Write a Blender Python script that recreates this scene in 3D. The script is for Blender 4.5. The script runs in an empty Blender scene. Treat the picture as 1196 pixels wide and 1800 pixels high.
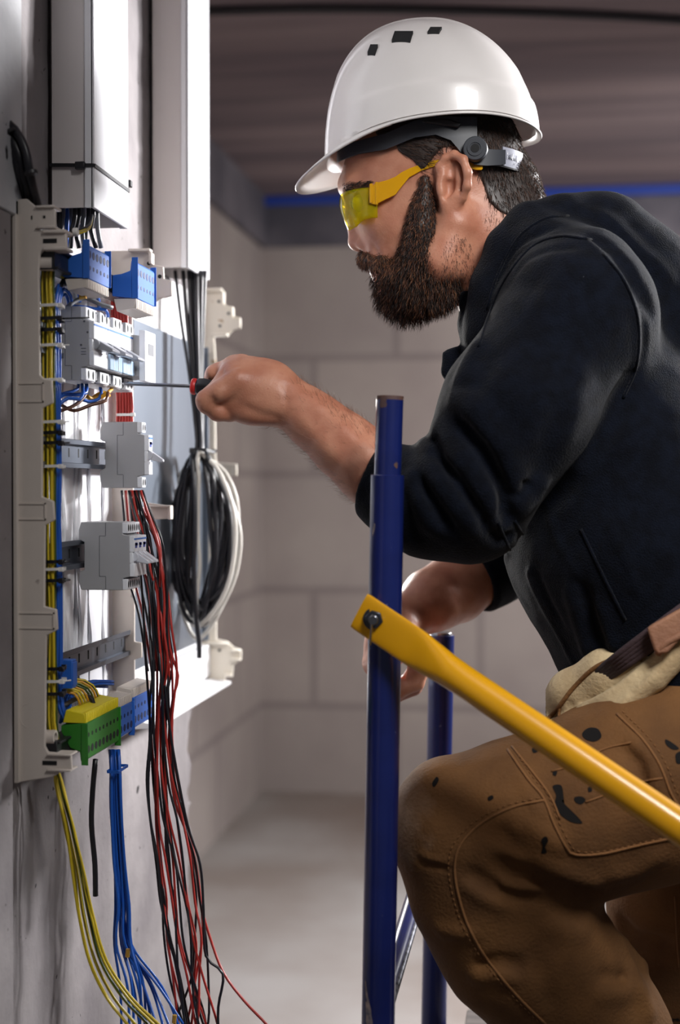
import bpy, bmesh, math, random
import numpy as np
from mathutils import Vector, Matrix

SC = bpy.context.scene
COL = SC.collection
rng = np.random.default_rng(7)
random.seed(7)

# ---------------------------------------------------------------- camera
CAM_Z = 1.43
YAW, PITCH = math.radians(8.24), math.radians(0.92)
FPX = 2500.0
cam_d = bpy.data.cameras.new('camera')
cam = bpy.data.objects.new('camera', cam_d)
COL.objects.link(cam)
cam.location = (0, 0, CAM_Z)
cam.rotation_euler = (math.pi / 2 - PITCH, 0, YAW)
cam_d.sensor_fit = 'VERTICAL'
cam_d.sensor_height = 36.0
cam_d.sensor_width = 36.0
cam_d.lens = 50.0
cam_d.dof.use_dof = True
cam_d.dof.focus_distance = 1.80
cam_d.dof.aperture_fstop = 2.8
cam_d.clip_start = 0.05
SC.camera = cam

# ---------------------------------------------------------------- light and exposure
SC.view_settings.view_transform = 'Standard'
SC.view_settings.look = 'None'
SC.view_settings.gamma = 1.0
SC.view_settings.exposure = 0.0
SC.view_settings.use_curve_mapping = False
world = bpy.data.worlds.new('world')
SC.world = world
world.use_nodes = True
world.node_tree.nodes['Background'].inputs[0].default_value = (0.92, 0.92, 1.0, 1)
world.node_tree.nodes['Background'].inputs[1].default_value = 0.085


def area_light(name, loc, target, size, power, color=(1, 1, 1), spread=180, size_y=None):
    d = bpy.data.lights.new(name, 'AREA')
    d.shape = 'RECTANGLE'
    d.size = size
    d.size_y = size_y or size
    d.energy = power
    d.color = color
    d.spread = math.radians(spread)
    o = bpy.data.objects.new(name, d)
    COL.objects.link(o)
    o.location = loc
    o.rotation_euler = (Vector(target) - Vector(loc)).to_track_quat('-Z', 'Y').to_euler()
    return o


# unseen area lights added on the right, a work lamp behind the wall end, a soft light by the camera
area_light('unseen_key_right', (2.15, 3.40, 2.58), (-0.5, 1.95, 1.40), 0.45, 17, (1.0, 0.99, 1.0), 70)
area_light('unseen_key_far', (2.10, 4.10, 2.30), (-0.5, 1.90, 1.72), 0.45, 14, (1.0, 0.99, 1.0), 38)
area_light('unseen_floor_light', (1.6, 3.9, 2.5), (0.0, 3.7, 0.0), 0.8, 37, (1.0, 0.99, 1.0), 75)
area_light('work_lamp_left', (-0.98, 3.35, 1.7), (-0.05, 1.95, 1.6), 0.35, 13, (1.0, 0.97, 0.93), 110)
area_light('soft_front', (0.60, 0.62, 2.45), (0.14, 1.85, 1.45), 0.5, 5.0, (1.0, 0.98, 0.96), 62)
area_light('back_wall_glow', (1.7, 4.4, 2.2), (0.2, 6.6, 1.35), 0.9, 32, (1.0, 0.96, 0.93), 120)

# ---------------------------------------------------------------- picture measures to places
_R = Vector((math.cos(YAW), math.sin(YAW), 0))
_F0 = Vector((-math.sin(YAW), math.cos(YAW), 0))
_F = _F0 * math.cos(PITCH) + Vector((0, 0, -math.sin(PITCH)))
_U = _F0 * math.sin(PITCH) + Vector((0, 0, math.cos(PITCH)))
_C = Vector((0, 0, CAM_Z))


def ray(px, py):
    return _F + _R * ((px - 598) / FPX) + _U * ((900 - py) / FPX)


def W(px, py, Y):
    d = ray(px, py)
    return _C + d * (Y / d.y)


def WX(px, py, X):
    d = ray(px, py)
    return _C + d * (X / d.x)


def ZY(py, Y, px=100):
    return W(px, py, Y).z


def XY(px, Y):
    return W(px, 900, Y).x


# ---------------------------------------------------------------- materials
def lin(c):
    c = c / 255.0
    return c / 12.92 if c <= 0.04045 else ((c + 0.055) / 1.055) ** 2.4


def rgb(r, g, b):
    return (lin(r), lin(g), lin(b), 1.0)


def mat(name, col, rough=0.5, metal=0.0, var=0.0, vscale=20.0, col2=None, bump=0.0, bscale=80.0,
        spots=None, sheen=0.0, coat=0.0, sss=0.0, detail=6.0, stretch=None, spec=0.5):
    """principled material: colour noise between col and col2, bump noise, small dark or light spots"""
    m = bpy.data.materials.new(name)
    m.use_nodes = True
    nt = m.node_tree
    b = nt.nodes['Principled BSDF']
    b.inputs['Roughness'].default_value = rough
    b.inputs['Metallic'].default_value = metal
    b.inputs['Specular IOR Level'].default_value = spec
    b.inputs['Coat Weight'].default_value = coat
    b.inputs['Sheen Weight'].default_value = sheen
    b.inputs['Sheen Roughness'].default_value = 0.4
    if sss:
        b.inputs['Subsurface Weight'].default_value = sss
        b.inputs['Subsurface Radius'].default_value = (0.012, 0.005, 0.003)
        b.inputs['Subsurface Scale'].default_value = 0.5
    geo = nt.nodes.new('ShaderNodeNewGeometry')
    vec = geo.outputs['Position']
    if stretch:
        mp = nt.nodes.new('ShaderNodeMapping')
        mp.inputs['Scale'].default_value = stretch
        nt.links.new(vec, mp.inputs['Vector'])
        vec = mp.outputs['Vector']
    out = None
    if var or col2:
        n = nt.nodes.new('ShaderNodeTexNoise')
        n.inputs['Scale'].default_value = vscale
        n.inputs['Detail'].default_value = detail
        nt.links.new(vec, n.inputs['Vector'])
        r = nt.nodes.new('ShaderNodeValToRGB')
        c2 = col2 or tuple(max(0, x * (1 - var)) for x in col[:3]) + (1,)
        r.color_ramp.elements[0].position = 0.35
        r.color_ramp.elements[1].position = 0.65
        r.color_ramp.elements[0].color = c2
        r.color_ramp.elements[1].color = col
        nt.links.new(n.outputs['Fac'], r.inputs['Fac'])
        out = r.outputs['Color']
    for sp in (spots or []):
        scl, thr, scol = sp
        v = nt.nodes.new('ShaderNodeTexNoise')
        v.inputs['Scale'].default_value = scl
        v.inputs['Detail'].default_value = 3.0
        nt.links.new(geo.outputs['Position'], v.inputs['Vector'])
        rr = nt.nodes.new('ShaderNodeValToRGB')
        rr.color_ramp.elements[0].position = thr
        rr.color_ramp.elements[1].position = min(1, thr + 0.025)
        rr.color_ramp.elements[0].color = (0, 0, 0, 1)
        rr.color_ramp.elements[1].color = (1, 1, 1, 1)
        nt.links.new(v.outputs['Fac'], rr.inputs['Fac'])
        mx = nt.nodes.new('ShaderNodeMix')
        mx.data_type = 'RGBA'
        nt.links.new(rr.outputs['Color'], mx.inputs[0])
        if out:
            nt.links.new(out, mx.inputs[6])
        else:
            mx.inputs[6].default_value = col
        mx.inputs[7].default_value = scol
        out = mx.outputs[2]
    if out:
        nt.links.new(out, b.inputs['Base Color'])
    else:
        b.inputs['Base Color'].default_value = col
    if bump:
        n = nt.nodes.new('ShaderNodeTexNoise')
        n.inputs['Scale'].default_value = bscale
        n.inputs['Detail'].default_value = 5.0
        nt.links.new(vec, n.inputs['Vector'])
        bp = nt.nodes.new('ShaderNodeBump')
        bp.inputs['Strength'].default_value = bump
        bp.inputs['Distance'].default_value = 0.004
        nt.links.new(n.outputs['Fac'], bp.inputs['Height'])
        nt.links.new(bp.outputs['Normal'], b.inputs['Normal'])
    return m


def add_dust_or_shade(m, center, radius, color, strength=0.8):
    """dust, or shade painted into the colour, round one place"""
    nt = m.node_tree
    b = nt.nodes['Principled BSDF']
    src = b.inputs['Base Color'].links[0].from_socket
    geo = nt.nodes.new('ShaderNodeNewGeometry')
    d = nt.nodes.new('ShaderNodeVectorMath')
    d.operation = 'DISTANCE'
    d.inputs[1].default_value = center
    nt.links.new(geo.outputs['Position'], d.inputs[0])
    n = nt.nodes.new('ShaderNodeTexNoise')
    n.inputs['Scale'].default_value = 40
    n.inputs['Detail'].default_value = 6
    nt.links.new(geo.outputs['Position'], n.inputs['Vector'])
    ma = nt.nodes.new('ShaderNodeMath')
    ma.operation = 'MULTIPLY_ADD'
    nt.links.new(n.outputs['Fac'], ma.inputs[0])
    ma.inputs[1].default_value = radius * 0.9
    nt.links.new(d.outputs['Value'], ma.inputs[2])
    mr = nt.nodes.new('ShaderNodeMapRange')
    mr.inputs['From Min'].default_value = radius * 1.35
    mr.inputs['From Max'].default_value = radius * 0.75
    mr.inputs['To Min'].default_value = 0
    mr.inputs['To Max'].default_value = strength
    nt.links.new(ma.outputs[0], mr.inputs['Value'])
    mx = nt.nodes.new('ShaderNodeMix')
    mx.data_type = 'RGBA'
    nt.links.new(mr.outputs[0], mx.inputs[0])
    nt.links.new(src, mx.inputs[6])
    mx.inputs[7].default_value = color
    nt.links.new(mx.outputs[2], b.inputs['Base Color'])


def glassy(name, col, alpha):
    m = bpy.data.materials.new(name)
    m.use_nodes = True
    nt = m.node_tree
    for n in list(nt.nodes):
        nt.nodes.remove(n)
    o = nt.nodes.new('ShaderNodeOutputMaterial')
    t = nt.nodes.new('ShaderNodeBsdfTransparent')
    t.inputs[0].default_value = col
    p = nt.nodes.new('ShaderNodeBsdfPrincipled')
    p.inputs['Base Color'].default_value = col
    p.inputs['Roughness'].default_value = 0.06
    p.inputs['Coat Weight'].default_value = 1.0
    mx = nt.nodes.new('ShaderNodeMixShader')
    mx.inputs[0].default_value = alpha
    nt.links.new(t.outputs[0], mx.inputs[1])
    nt.links.new(p.outputs[0], mx.inputs[2])
    nt.links.new(mx.outputs[0], o.inputs[0])
    return m


BLACK = rgb(12, 12, 14)
M = {
    'plaster': mat('plaster', rgb(150, 144, 144), 0.85, col2=rgb(122, 116, 118), vscale=5, bump=0.5, bscale=45,
                   spots=[(28, 0.71, rgb(40, 36, 38)), (75, 0.73, rgb(58, 50, 52))]),
    'plaster_lit': mat('plaster_lit', rgb(206, 206, 208), 0.8, col2=rgb(176, 176, 180), vscale=7, bump=0.35, bscale=60,
                         spots=[(34, 0.70, rgb(35, 33, 36))]),
    'block': None, 'floor': None, 'ceiling': None,
    'trunk': mat('trunking_plastic', rgb(205, 198, 196), 0.35, var=0.04, vscale=8),
    'trunk_lid': mat('trunking_lid_plastic', rgb(222, 222, 226), 0.32, spots=[(26, 0.76, rgb(120, 112, 110))]),
    'cream': mat('cream_plastic', rgb(205, 195, 186), 0.4, var=0.05, vscale=25, spots=[(38, 0.73, rgb(160, 148, 142))]),
    'cream_dirty': mat('cream_plastic_dusty', rgb(226, 218, 204), 0.4, spots=[(60, 0.69, rgb(170, 140, 100))]),
    'white': mat('white_plastic', rgb(236, 236, 238), 0.35),
    'backplate': mat('white_back_plate', rgb(232, 232, 236), 0.3),
    'sheet': mat('grey_sheet_metal', rgb(132, 140, 152), 0.32, metal=0.75, col2=rgb(104, 112, 124), vscale=3,
                 stretch=(1, 1, 0.25)),
    'rail': mat('rail_metal', rgb(120, 126, 138), 0.3, metal=0.9, var=0.15, vscale=30),
    'breaker': mat('breaker_grey_plastic', rgb(160, 160, 163), 0.42),
    'breaker_white': mat('breaker_white_plastic', rgb(228, 230, 236), 0.35),
    'toggle': mat('toggle_grey_plastic', rgb(150, 152, 160), 0.3),
    'toggle_light': mat('toggle_pale_plastic', rgb(205, 207, 216), 0.3),
    'window_blue': mat('pale_blue_label_cover', rgb(170, 196, 222), 0.12, coat=0.6),
    'blue_line': mat('blue_print', rgb(40, 110, 190), 0.4),
    'blue_mark': mat('dark_blue_print', rgb(30, 60, 150), 0.4),
    'deep_blue': mat('deep_blue_recess', rgb(14, 34, 84), 0.6),
    'red_print': mat('red_print', rgb(185, 40, 40), 0.4),
    'hole': mat('dark_opening', rgb(14, 14, 16), 0.8),
    'dark_gap': mat('dark_grey_plastic', rgb(78, 80, 86), 0.5),
    'term_blue': mat('blue_terminal_plastic', rgb(44, 100, 190), 0.38),
    'term_green': mat('green_terminal_plastic', rgb(48, 122, 40), 0.38),
    'term_yellow': mat('yellow_terminal_plastic', rgb(226, 208, 36), 0.4),
    'black': mat('black_plastic', rgb(24, 24, 28), 0.4),
    'w_black': mat('black_wire', rgb(30, 30, 36), 0.35),
    'w_blue': mat('blue_wire', rgb(30, 88, 180), 0.35),
    'w_red': mat('red_wire', rgb(172, 50, 44), 0.38),
    'w_yellow': mat('yellow_wire', rgb(206, 180, 40), 0.38),
    'w_green': mat('green_stripe', rgb(62, 82, 28), 0.38),
    'w_white': mat('white_cable', rgb(206, 202, 194), 0.4),
    'w_brown': mat('brown_wire', rgb(96, 60, 44), 0.4),
    'w_grey': mat('grey_wire', rgb(120, 122, 128), 0.4),
    'w_orange': mat('ochre_wire', rgb(206, 150, 40), 0.4),
    'brass': mat('ferrule_brass', rgb(206, 160, 70), 0.4, metal=0.5),
    'tie_white': mat('white_tie', rgb(226, 224, 220), 0.4),
    'steel': mat('steel', rgb(150, 152, 158), 0.25, metal=1.0),
    'pole': mat('blue_gloss_paint', rgb(20, 33, 96), 0.28, var=0.3, vscale=14, coat=0.4,
                spots=[(26, 0.745, rgb(120, 92, 78)), (70, 0.74, rgb(120, 126, 160))]),
    'pole_rust': mat('rusty_steel', rgb(92, 62, 48), 0.7, col2=rgb(58, 48, 58), vscale=60),
    'bare_paint': mat('bare_chipped_steel', rgb(170, 150, 140), 0.6, col2=rgb(90, 90, 105), vscale=120),
    'yellow_paint': mat('yellow_gloss_paint', rgb(226, 162, 14), 0.3, coat=0.35, var=0.06, vscale=12,
                        spots=[(34, 0.75, rgb(150, 96, 20))]),
    'pipe_blue': mat('blue_pipe_plastic', rgb(36, 66, 160), 0.45),
    'conduit': mat('dark_conduit', rgb(46, 44, 48), 0.6),
    'plank': mat('deck_board', rgb(128, 120, 116), 0.7, col2=rgb(98, 92, 90), vscale=6, stretch=(1, 8, 8)),
}


def block_wall():
    m = bpy.data.materials.new('gypsum_block_wall')
    m.use_nodes = True
    nt = m.node_tree
    b = nt.nodes['Principled BSDF']
    b.inputs['Roughness'].default_value = 0.9
    geo = nt.nodes.new('ShaderNodeNewGeometry')
    sep = nt.nodes.new('ShaderNodeSeparateXYZ')
    nt.links.new(geo.outputs['Position'], sep.inputs[0])
    add = nt.nodes.new('ShaderNodeMath')
    add.operation = 'ADD'
    nt.links.new(sep.outputs['X'], add.inputs[0])
    nt.links.new(sep.outputs['Y'], add.inputs[1])
    cmb = nt.nodes.new('ShaderNodeCombineXYZ')
    nt.links.new(add.outputs[0], cmb.inputs['X'])
    nt.links.new(sep.outputs['Z'], cmb.inputs['Y'])
    mp = nt.nodes.new('ShaderNodeMapping')
    mp.inputs['Location'].default_value = (0.33, -0.41, 0)
    nt.links.new(cmb.outputs[0], mp.inputs[0])
    br = nt.nodes.new('ShaderNodeTexBrick')
    br.inputs['Scale'].default_value = 1.0
    br.inputs['Mortar Size'].default_value = 0.022
    br.inputs['Mortar Smooth'].default_value = 0.6
    br.inputs['Brick Width'].default_value = 0.78
    br.inputs['Row Height'].default_value = 0.545
    br.inputs['Color1'].default_value = rgb(178, 168, 163)
    br.inputs['Color2'].default_value = rgb(171, 162, 158)
    br.inputs['Mortar'].default_value = rgb(150, 141, 139)
    nt.links.new(mp.outputs[0], br.inputs['Vector'])
    n = nt.nodes.new('ShaderNodeTexNoise')
    n.inputs['Scale'].default_value = 2.4
    n.inputs['Detail'].default_value = 5
    nt.links.new(geo.outputs['Position'], n.inputs['Vector'])
    r = nt.nodes.new('ShaderNodeValToRGB')
    r.color_ramp.elements[0].position = 0.3
    r.color_ramp.elements[1].position = 0.7
    r.color_ramp.elements[0].color = (0.82, 0.80, 0.82, 1)
    r.color_ramp.elements[1].color = (1, 1, 1, 1)
    nt.links.new(n.outputs['Fac'], r.inputs[0])
    mx = nt.nodes.new('ShaderNodeMix')
    mx.data_type = 'RGBA'
    mx.blend_type = 'MULTIPLY'
    mx.inputs[0].default_value = 1.0
    nt.links.new(br.outputs['Color'], mx.inputs[6])
    nt.links.new(r.outputs['Color'], mx.inputs[7])
    nt.links.new(mx.outputs[2], b.inputs['Base Color'])
    return m


M['block'] = block_wall()
M['floor'] = mat('dusty_concrete_floor_far_shade', rgb(168, 164, 162), 0.7, col2=rgb(140, 130, 124), vscale=1.4, detail=4)
add_dust_or_shade(M['floor'], (-0.2, 6.3, 0.0), 1.25, rgb(128, 106, 94), 0.75)  # shade on the far floor, painted into the colour as brown
M['ceiling'] = mat('board_marked_concrete', rgb(150, 134, 136), 0.9, col2=rgb(116, 104, 110), vscale=1.6, stretch=(0.35, 3.2, 1))
M['beam'] = mat('dark_concrete_beam', rgb(112, 108, 116), 0.9, col2=rgb(80, 78, 88), vscale=3.0)


# ---------------------------------------------------------------- building helpers
def tag(o, label=None, cat=None, group=None, kind=None):
    if label:
        o['label'] = label
    if cat:
        o['category'] = cat
    if group:
        o['group'] = group
    if kind:
        o['kind'] = kind
    return o


def empty(name, loc, label=None, cat=None, group=None):
    o = bpy.data.objects.new(name, None)
    o.empty_display_size = 0.05
    o.location = loc
    COL.objects.link(o)
    return tag(o, label, cat, group)


def link_mesh(name, me, mats, parent=None, loc=None, smooth=True, angle=40, bevel=0.0, seg=2):
    for m in (mats if isinstance(mats, (list, tuple)) else [mats]):
        me.materials.append(m)
    o = bpy.data.objects.new(name, me)
    COL.objects.link(o)
    org = None
    if parent is not None:
        base = Vector((0, 0, 0))
        p = parent
        while p is not None:
            base += p.location
            p = p.parent
        me.transform(Matrix.Translation(-base))
        o.parent = parent
    elif len(me.vertices):
        if loc is None:
            co = np.empty(len(me.vertices) * 3, np.float32)
            me.vertices.foreach_get('co', co)
            co = co.reshape(-1, 3)
            lo, hi = co.min(0), co.max(0)
            loc = ((lo[0] + hi[0]) / 2, (lo[1] + hi[1]) / 2, lo[2])
        loc = Vector([float(v) for v in loc])
        me.transform(Matrix.Translation(-loc))
        o.location = loc
    if smooth:
        me.polygons.foreach_set('use_smooth', [True] * len(me.polygons))
        if angle:
            me.set_sharp_from_angle(angle=math.radians(angle))
    if bevel:
        b = o.modifiers.new('bevel', 'BEVEL')
        b.width = bevel
        b.segments = seg
        b.limit_method = 'ANGLE'
        b.angle_limit = math.radians(35)
    return o


class MB:
    """collects shapes and links them as one mesh object"""

    def __init__(s):
        s.v, s.f, s.m = [], [], []

    def add(s, vs, fs, mi=0):
        o = len(s.v)
        s.v.extend([tuple(v) for v in vs])
        s.f.extend([tuple(i + o for i in f) for f in fs])
        s.m.extend(mi if isinstance(mi, list) else [mi] * len(fs))
        return s

    def box(s, x0, x1, y0, y1, z0, z1, mi=0):
        x0, x1 = min(x0, x1), max(x0, x1)
        y0, y1 = min(y0, y1), max(y0, y1)
        z0, z1 = min(z0, z1), max(z0, z1)
        vs = [(x, y, z) for x in (x0, x1) for y in (y0, y1) for z in (z0, z1)]
        fs = [(0, 1, 3, 2), (4, 6, 7, 5), (0, 4, 5, 1), (2, 3, 7, 6), (0, 2, 6, 4), (1, 5, 7, 3)]
        return s.add(vs, fs, mi)

    def prism(s, poly, y0, y1, mi=0):
        """polygon of (x, z) points pushed along y"""
        n = len(poly)
        area = sum(poly[i][0] * poly[(i + 1) % n][1] - poly[(i + 1) % n][0] * poly[i][1] for i in range(n))
        if area < 0:
            poly = poly[::-1]
        vs = [(p[0], y0, p[1]) for p in poly] + [(p[0], y1, p[1]) for p in poly]
        fs = [tuple(range(n)), tuple(range(2 * n - 1, n - 1, -1))]
        fs += [(i + n, (i + 1) % n + n, (i + 1) % n, i) for i in range(n)]
        return s.add(vs, fs, mi)

    def cyl(s, a, b, r0, r1=None, n=16, mi=0, cap=True, r_in=0.0):
        a, b = Vector(a), Vector(b)
        r1 = r0 if r1 is None else r1
        t = (b - a).normalized()
        u = t.orthogonal().normalized()
        w = t.cross(u)
        cs = [(math.cos(2 * math.pi * i / n), math.sin(2 * math.pi * i / n)) for i in range(n)]
        vs = [a + (u * c + w * d) * r0 for c, d in cs] + [b + (u * c + w * d) * r1 for c, d in cs]
        fs = [(i, (i + 1) % n, n + (i + 1) % n, n + i) for i in range(n)]
        if r_in:
            vs += [a + (u * c + w * d) * r_in for c, d in cs] + [b + (u * c + w * d) * r_in for c, d in cs]
            fs += [(2 * n + (i + 1) % n, 2 * n + i, 3 * n + i, 3 * n + (i + 1) % n) for i in range(n)]
            fs += [((i + 1) % n, i, 2 * n + i, 2 * n + (i + 1) % n) for i in range(n)]
            fs += [(n + i, n + (i + 1) % n, 3 * n + (i + 1) % n, 3 * n + i) for i in range(n)]
        elif cap:
            fs += [tuple(range(n - 1, -1, -1)), tuple(range(n, 2 * n))]
        return s.add(vs, fs, mi)

    def tube(s, pts, r, n=8, mi=0, stripe=None, closed=False, flat=None):
        """round (or, with flat=(w, t), strap shaped) sweep along points"""
        pts = [Vector(p) for p in pts]
        N = len(pts)
        rs = r if isinstance(r, (list, tuple, np.ndarray)) else [r] * N
        tang = []
        for i in range(N):
            if closed:
                d = pts[(i + 1) % N] - pts[i - 1]
            else:
                d = pts[min(i + 1, N - 1)] - pts[max(i - 1, 0)]
            tang.append(d.normalized() if d.length > 1e-9 else Vector((0, 0, 1)))
        u = tang[0].orthogonal().normalized()
        vs = []
        for i in range(N):
            t = tang[i]
            u = (u - t * u.dot(t))
            u = u.normalized() if u.length > 1e-6 else t.orthogonal().normalized()
            w = t.cross(u)
            for k in range(n):
                an = 2 * math.pi * k / n
                vs.append(pts[i] + (u * math.cos(an) + w * math.sin(an)) * rs[i])
        fs, ms = [], []
        R = N if closed else N - 1
        for i in range(R):
            j = (i + 1) % N
            for k in range(n):
                fs.append((i * n + k, i * n + (k + 1) % n, j * n + (k + 1) % n, j * n + k))
                ms.append(stripe[1] if stripe and (k % n) in stripe[0] else mi)
        if not closed:
            fs += [tuple(range(n - 1, -1, -1)), tuple(range((N - 1) * n, N * n))]
            ms += [mi, mi]
        return s.add(vs, fs, ms)

    def build(s, name, mats, parent=None, **k):
        me = bpy.data.meshes.new(name)
        me.from_pydata(s.v, [], s.f)
        me.polygons.foreach_set('material_index', s.m)
        me.update()
        return link_mesh(name, me, mats, parent, **k)


def smooth_path(pts, step=0.012, closed=False):
    """catmull-rom through the points, about one sample per step"""
    P = [np.array(p, float) for p in pts]
    n = len(P)
    out = []
    rngi = range(n if closed else n - 1)
    for i in rngi:
        if closed:
            p0, p1, p2, p3 = P[i - 1], P[i], P[(i + 1) % n], P[(i + 2) % n]
        else:
            p1, p2 = P[i], P[i + 1]
            p0 = P[i - 1] if i > 0 else 2 * p1 - p2
            p3 = P[i + 2] if i + 2 < n else 2 * p2 - p1
        L = np.linalg.norm(p2 - p1)
        k = max(2, int(L / step))
        for j in range(k):
            t = j / k
            out.append(0.5 * ((2 * p1) + (-p0 + p2) * t + (2 * p0 - 5 * p1 + 4 * p2 - p3) * t * t
                              + (-p0 + 3 * p1 - 3 * p2 + p3) * t ** 3))
    if not closed:
        out.append(P[-1])
    return [Vector(o) for o in out]


def tag_struct(o):
    o['kind'] = 'structure'
    return o
# ================================================================ the room
BACK_Y, LEFT_X, WALL_X, CEIL_Z = 6.6, -1.33, -0.60, 2.80
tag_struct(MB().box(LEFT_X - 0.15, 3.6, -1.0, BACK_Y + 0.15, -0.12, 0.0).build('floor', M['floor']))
tag_struct(MB().box(LEFT_X - 0.15, 3.6, -1.0, BACK_Y + 0.15, CEIL_Z, CEIL_Z + 0.15).build('ceiling', M['ceiling']))
tag_struct(MB().box(LEFT_X - 0.15, 3.6, BACK_Y, BACK_Y + 0.15, 0.0, CEIL_Z).build('wall_back', M['block']))
tag_struct(MB().box(LEFT_X - 0.15, LEFT_X, 2.46, BACK_Y, 0.0, CEIL_Z).build('wall_left', M['block']))
tag_struct(MB().box(LEFT_X, 3.6, BACK_Y - 0.03, BACK_Y, 2.565, CEIL_Z).build('trim_1', M['beam']))
tag_struct(MB().box(LEFT_X, LEFT_X + 0.03, 2.46, BACK_Y - 0.03, 2.565, CEIL_Z).build('trim_2', M['beam']))


def vnoise(p, seed=0.0):
    """cheap smooth value made of sines"""
    x, y, z = p[..., 0], p[..., 1], p[..., 2]
    return (np.sin(x * 1.0 + 1.7 * y + seed) + np.sin(1.9 * y - 1.3 * z + 2.1 * seed) + np.sin(2.3 * z + 0.8 * x + 0.7 * seed)
            + 0.5 * np.sin(3.7 * x - 2.9 * z + seed * 3) + 0.5 * np.sin(4.3 * y + 3.1 * z + 1.3 * seed)) / 4.0


def partition():
    """the concrete wall the board hangs on: its free end is broken and uneven"""
    m = MB()
    ys = np.concatenate([np.linspace(-0.9, 1.2, 10), np.linspace(1.25, 2.2, 40), np.linspace(2.21, 2.44, 24)])
    zs = np.linspace(0, CEIL_Z, 190)
    Yg, Zg = np.meshgrid(ys, zs, indexing='ij')
    base = np.stack([Yg * 0, Yg, Zg], -1)
    X = WALL_X - 0.004 + 0.0018 * vnoise(base * 26.0, 1.0) + 0.0012 * vnoise(base * 70.0, 4.0)
    t = np.clip((Yg - 2.33) / 0.11, 0, 1)
    low = np.clip((1.15 - Zg) / 0.15, 0.15, 1)
    X = X - t ** 2 * low * (0.03 + 0.014 * vnoise(base * 45.0, 2.0) + 0.008 * vnoise(base * 120.0, 3.0))
    Yd = Yg + t * low * (0.010 * vnoise(base * 33.0, 5.0) + 0.006 * vnoise(base * 90.0, 6.0))
    n, k = len(ys), len(zs)
    vs = [(X[i, j], Yd[i, j], Zg[i, j]) for i in range(n) for j in range(k)]
    vs += [(LEFT_X, ys[i], zs[j]) for i in (0, n - 1) for j in (0, k - 1)]
    fs = [(i * k + j, (i + 1) * k + j, (i + 1) * k + j + 1, i * k + j + 1) for i in range(n - 1) for j in range(k - 1)]
    a = n * k
    fs.append(tuple((n - 1) * k + j for j in range(k)) [::1] + (a + 3, a + 2))
    fs.append(tuple(j for j in range(k - 1, -1, -1)) + (a, a + 1))
    fs.append((a, a + 1, a + 3, a + 2))
    fs.append(tuple(i * k + k - 1 for i in range(n)) + (a + 3, a + 1))
    fs.append(tuple(i * k for i in range(n - 1, -1, -1)) + (a, a + 2))
    m.add(vs, fs)
    return tag_struct(m.build('wall_front', M['plaster'], angle=60))


partition()
# strip of lit wall above, its brightness painted in as paler plaster, left of the first trunking, and the near panel with its joint
tag_struct(MB().box(WALL_X - 0.008, WALL_X + 0.006, 0.9, 1.565, ZY(362, 1.5), CEIL_Z).build('trim_3', M['plaster_lit'], bevel=0.002))
tag_struct(MB().box(WALL_X - 0.008, WALL_X + 0.007, 0.9, 1.527, 0, ZY(365, 1.5)).build('trim_4', M['plaster'], bevel=0.002))

# blue pipe along the top of the back wall, dark conduit on the ceiling
tag(MB().cyl((LEFT_X + 0.03, BACK_Y - 0.055, 2.775), (3.55, BACK_Y - 0.055, 2.775), 0.024, n=20).build('pipe', M['pipe_blue']),
    'blue plastic pipe running along the top of the back wall', 'pipe')
tag(MB().tube(smooth_path([(-1.30, 3.95, 2.788), (-0.6, 4.0, 2.788), (0.1, 4.15, 2.788), (0.8, 4.38, 2.788), (1.6, 4.6, 2.788)], 0.05), 0.013, n=10)
    .build('conduit', M['conduit']), 'dark conduit crossing the ceiling near the top of the picture', 'conduit')

# ================================================================ trunkings
def trunking(x0, x1, y0, y1, zb, label):
    t = empty('cable_trunking', ((x0 + x1) / 2, (y0 + y1) / 2, zb), label, 'trunking', 'cable trunkings on the concrete wall')
    w = 0.0022
    m = MB()
    m.box(x0, x0 + w, y0, y1, zb, CEIL_Z)
    m.box(x0, x1, y0, y0 + w, zb, CEIL_Z)
    m.box(x0, x1, y1 - w, y1, zb, CEIL_Z)
    m.build('channel', M['trunk'], t, bevel=0.0006, seg=1)
    lid = MB()
    lid.prism([(x1 - 0.001, zb - 0.001), (x1 + 0.003, zb - 0.001), (x1 + 0.003, CEIL_Z), (x1 - 0.001, CEIL_Z)], y0 - 0.003, y1 + 0.003)
    lid.box(x1 - 0.009, x1 + 0.002, y0 - 0.003, y0 - 0.0008, zb - 0.001, CEIL_Z)
    lid.box(x1 - 0.009, x1 + 0.002, y1 + 0.0008, y1 + 0.003, zb - 0.001, CEIL_Z)
    lid.build('lid', M['trunk_lid'], t, bevel=0.0008, seg=1)
    return t


T1Y0, T1Y1 = 1.67, 1.808
T1X = XY(164, T1Y0)
trunking(WALL_X + 0.002, T1X, T1Y0, T1Y1, ZY(366, T1Y0, 100),
         'nearer pale cable trunking with a black tie around it, ending above the terminal blocks')
T2Y0, T2Y1 = 2.12, 2.25
T2X = XY(330, T2Y0)
trunking(WALL_X + 0.002, T2X, T2Y0, T2Y1, ZY(471, T2Y0, 265),
         'farther pale cable trunking ending above the hanging hank of cables')

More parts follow.
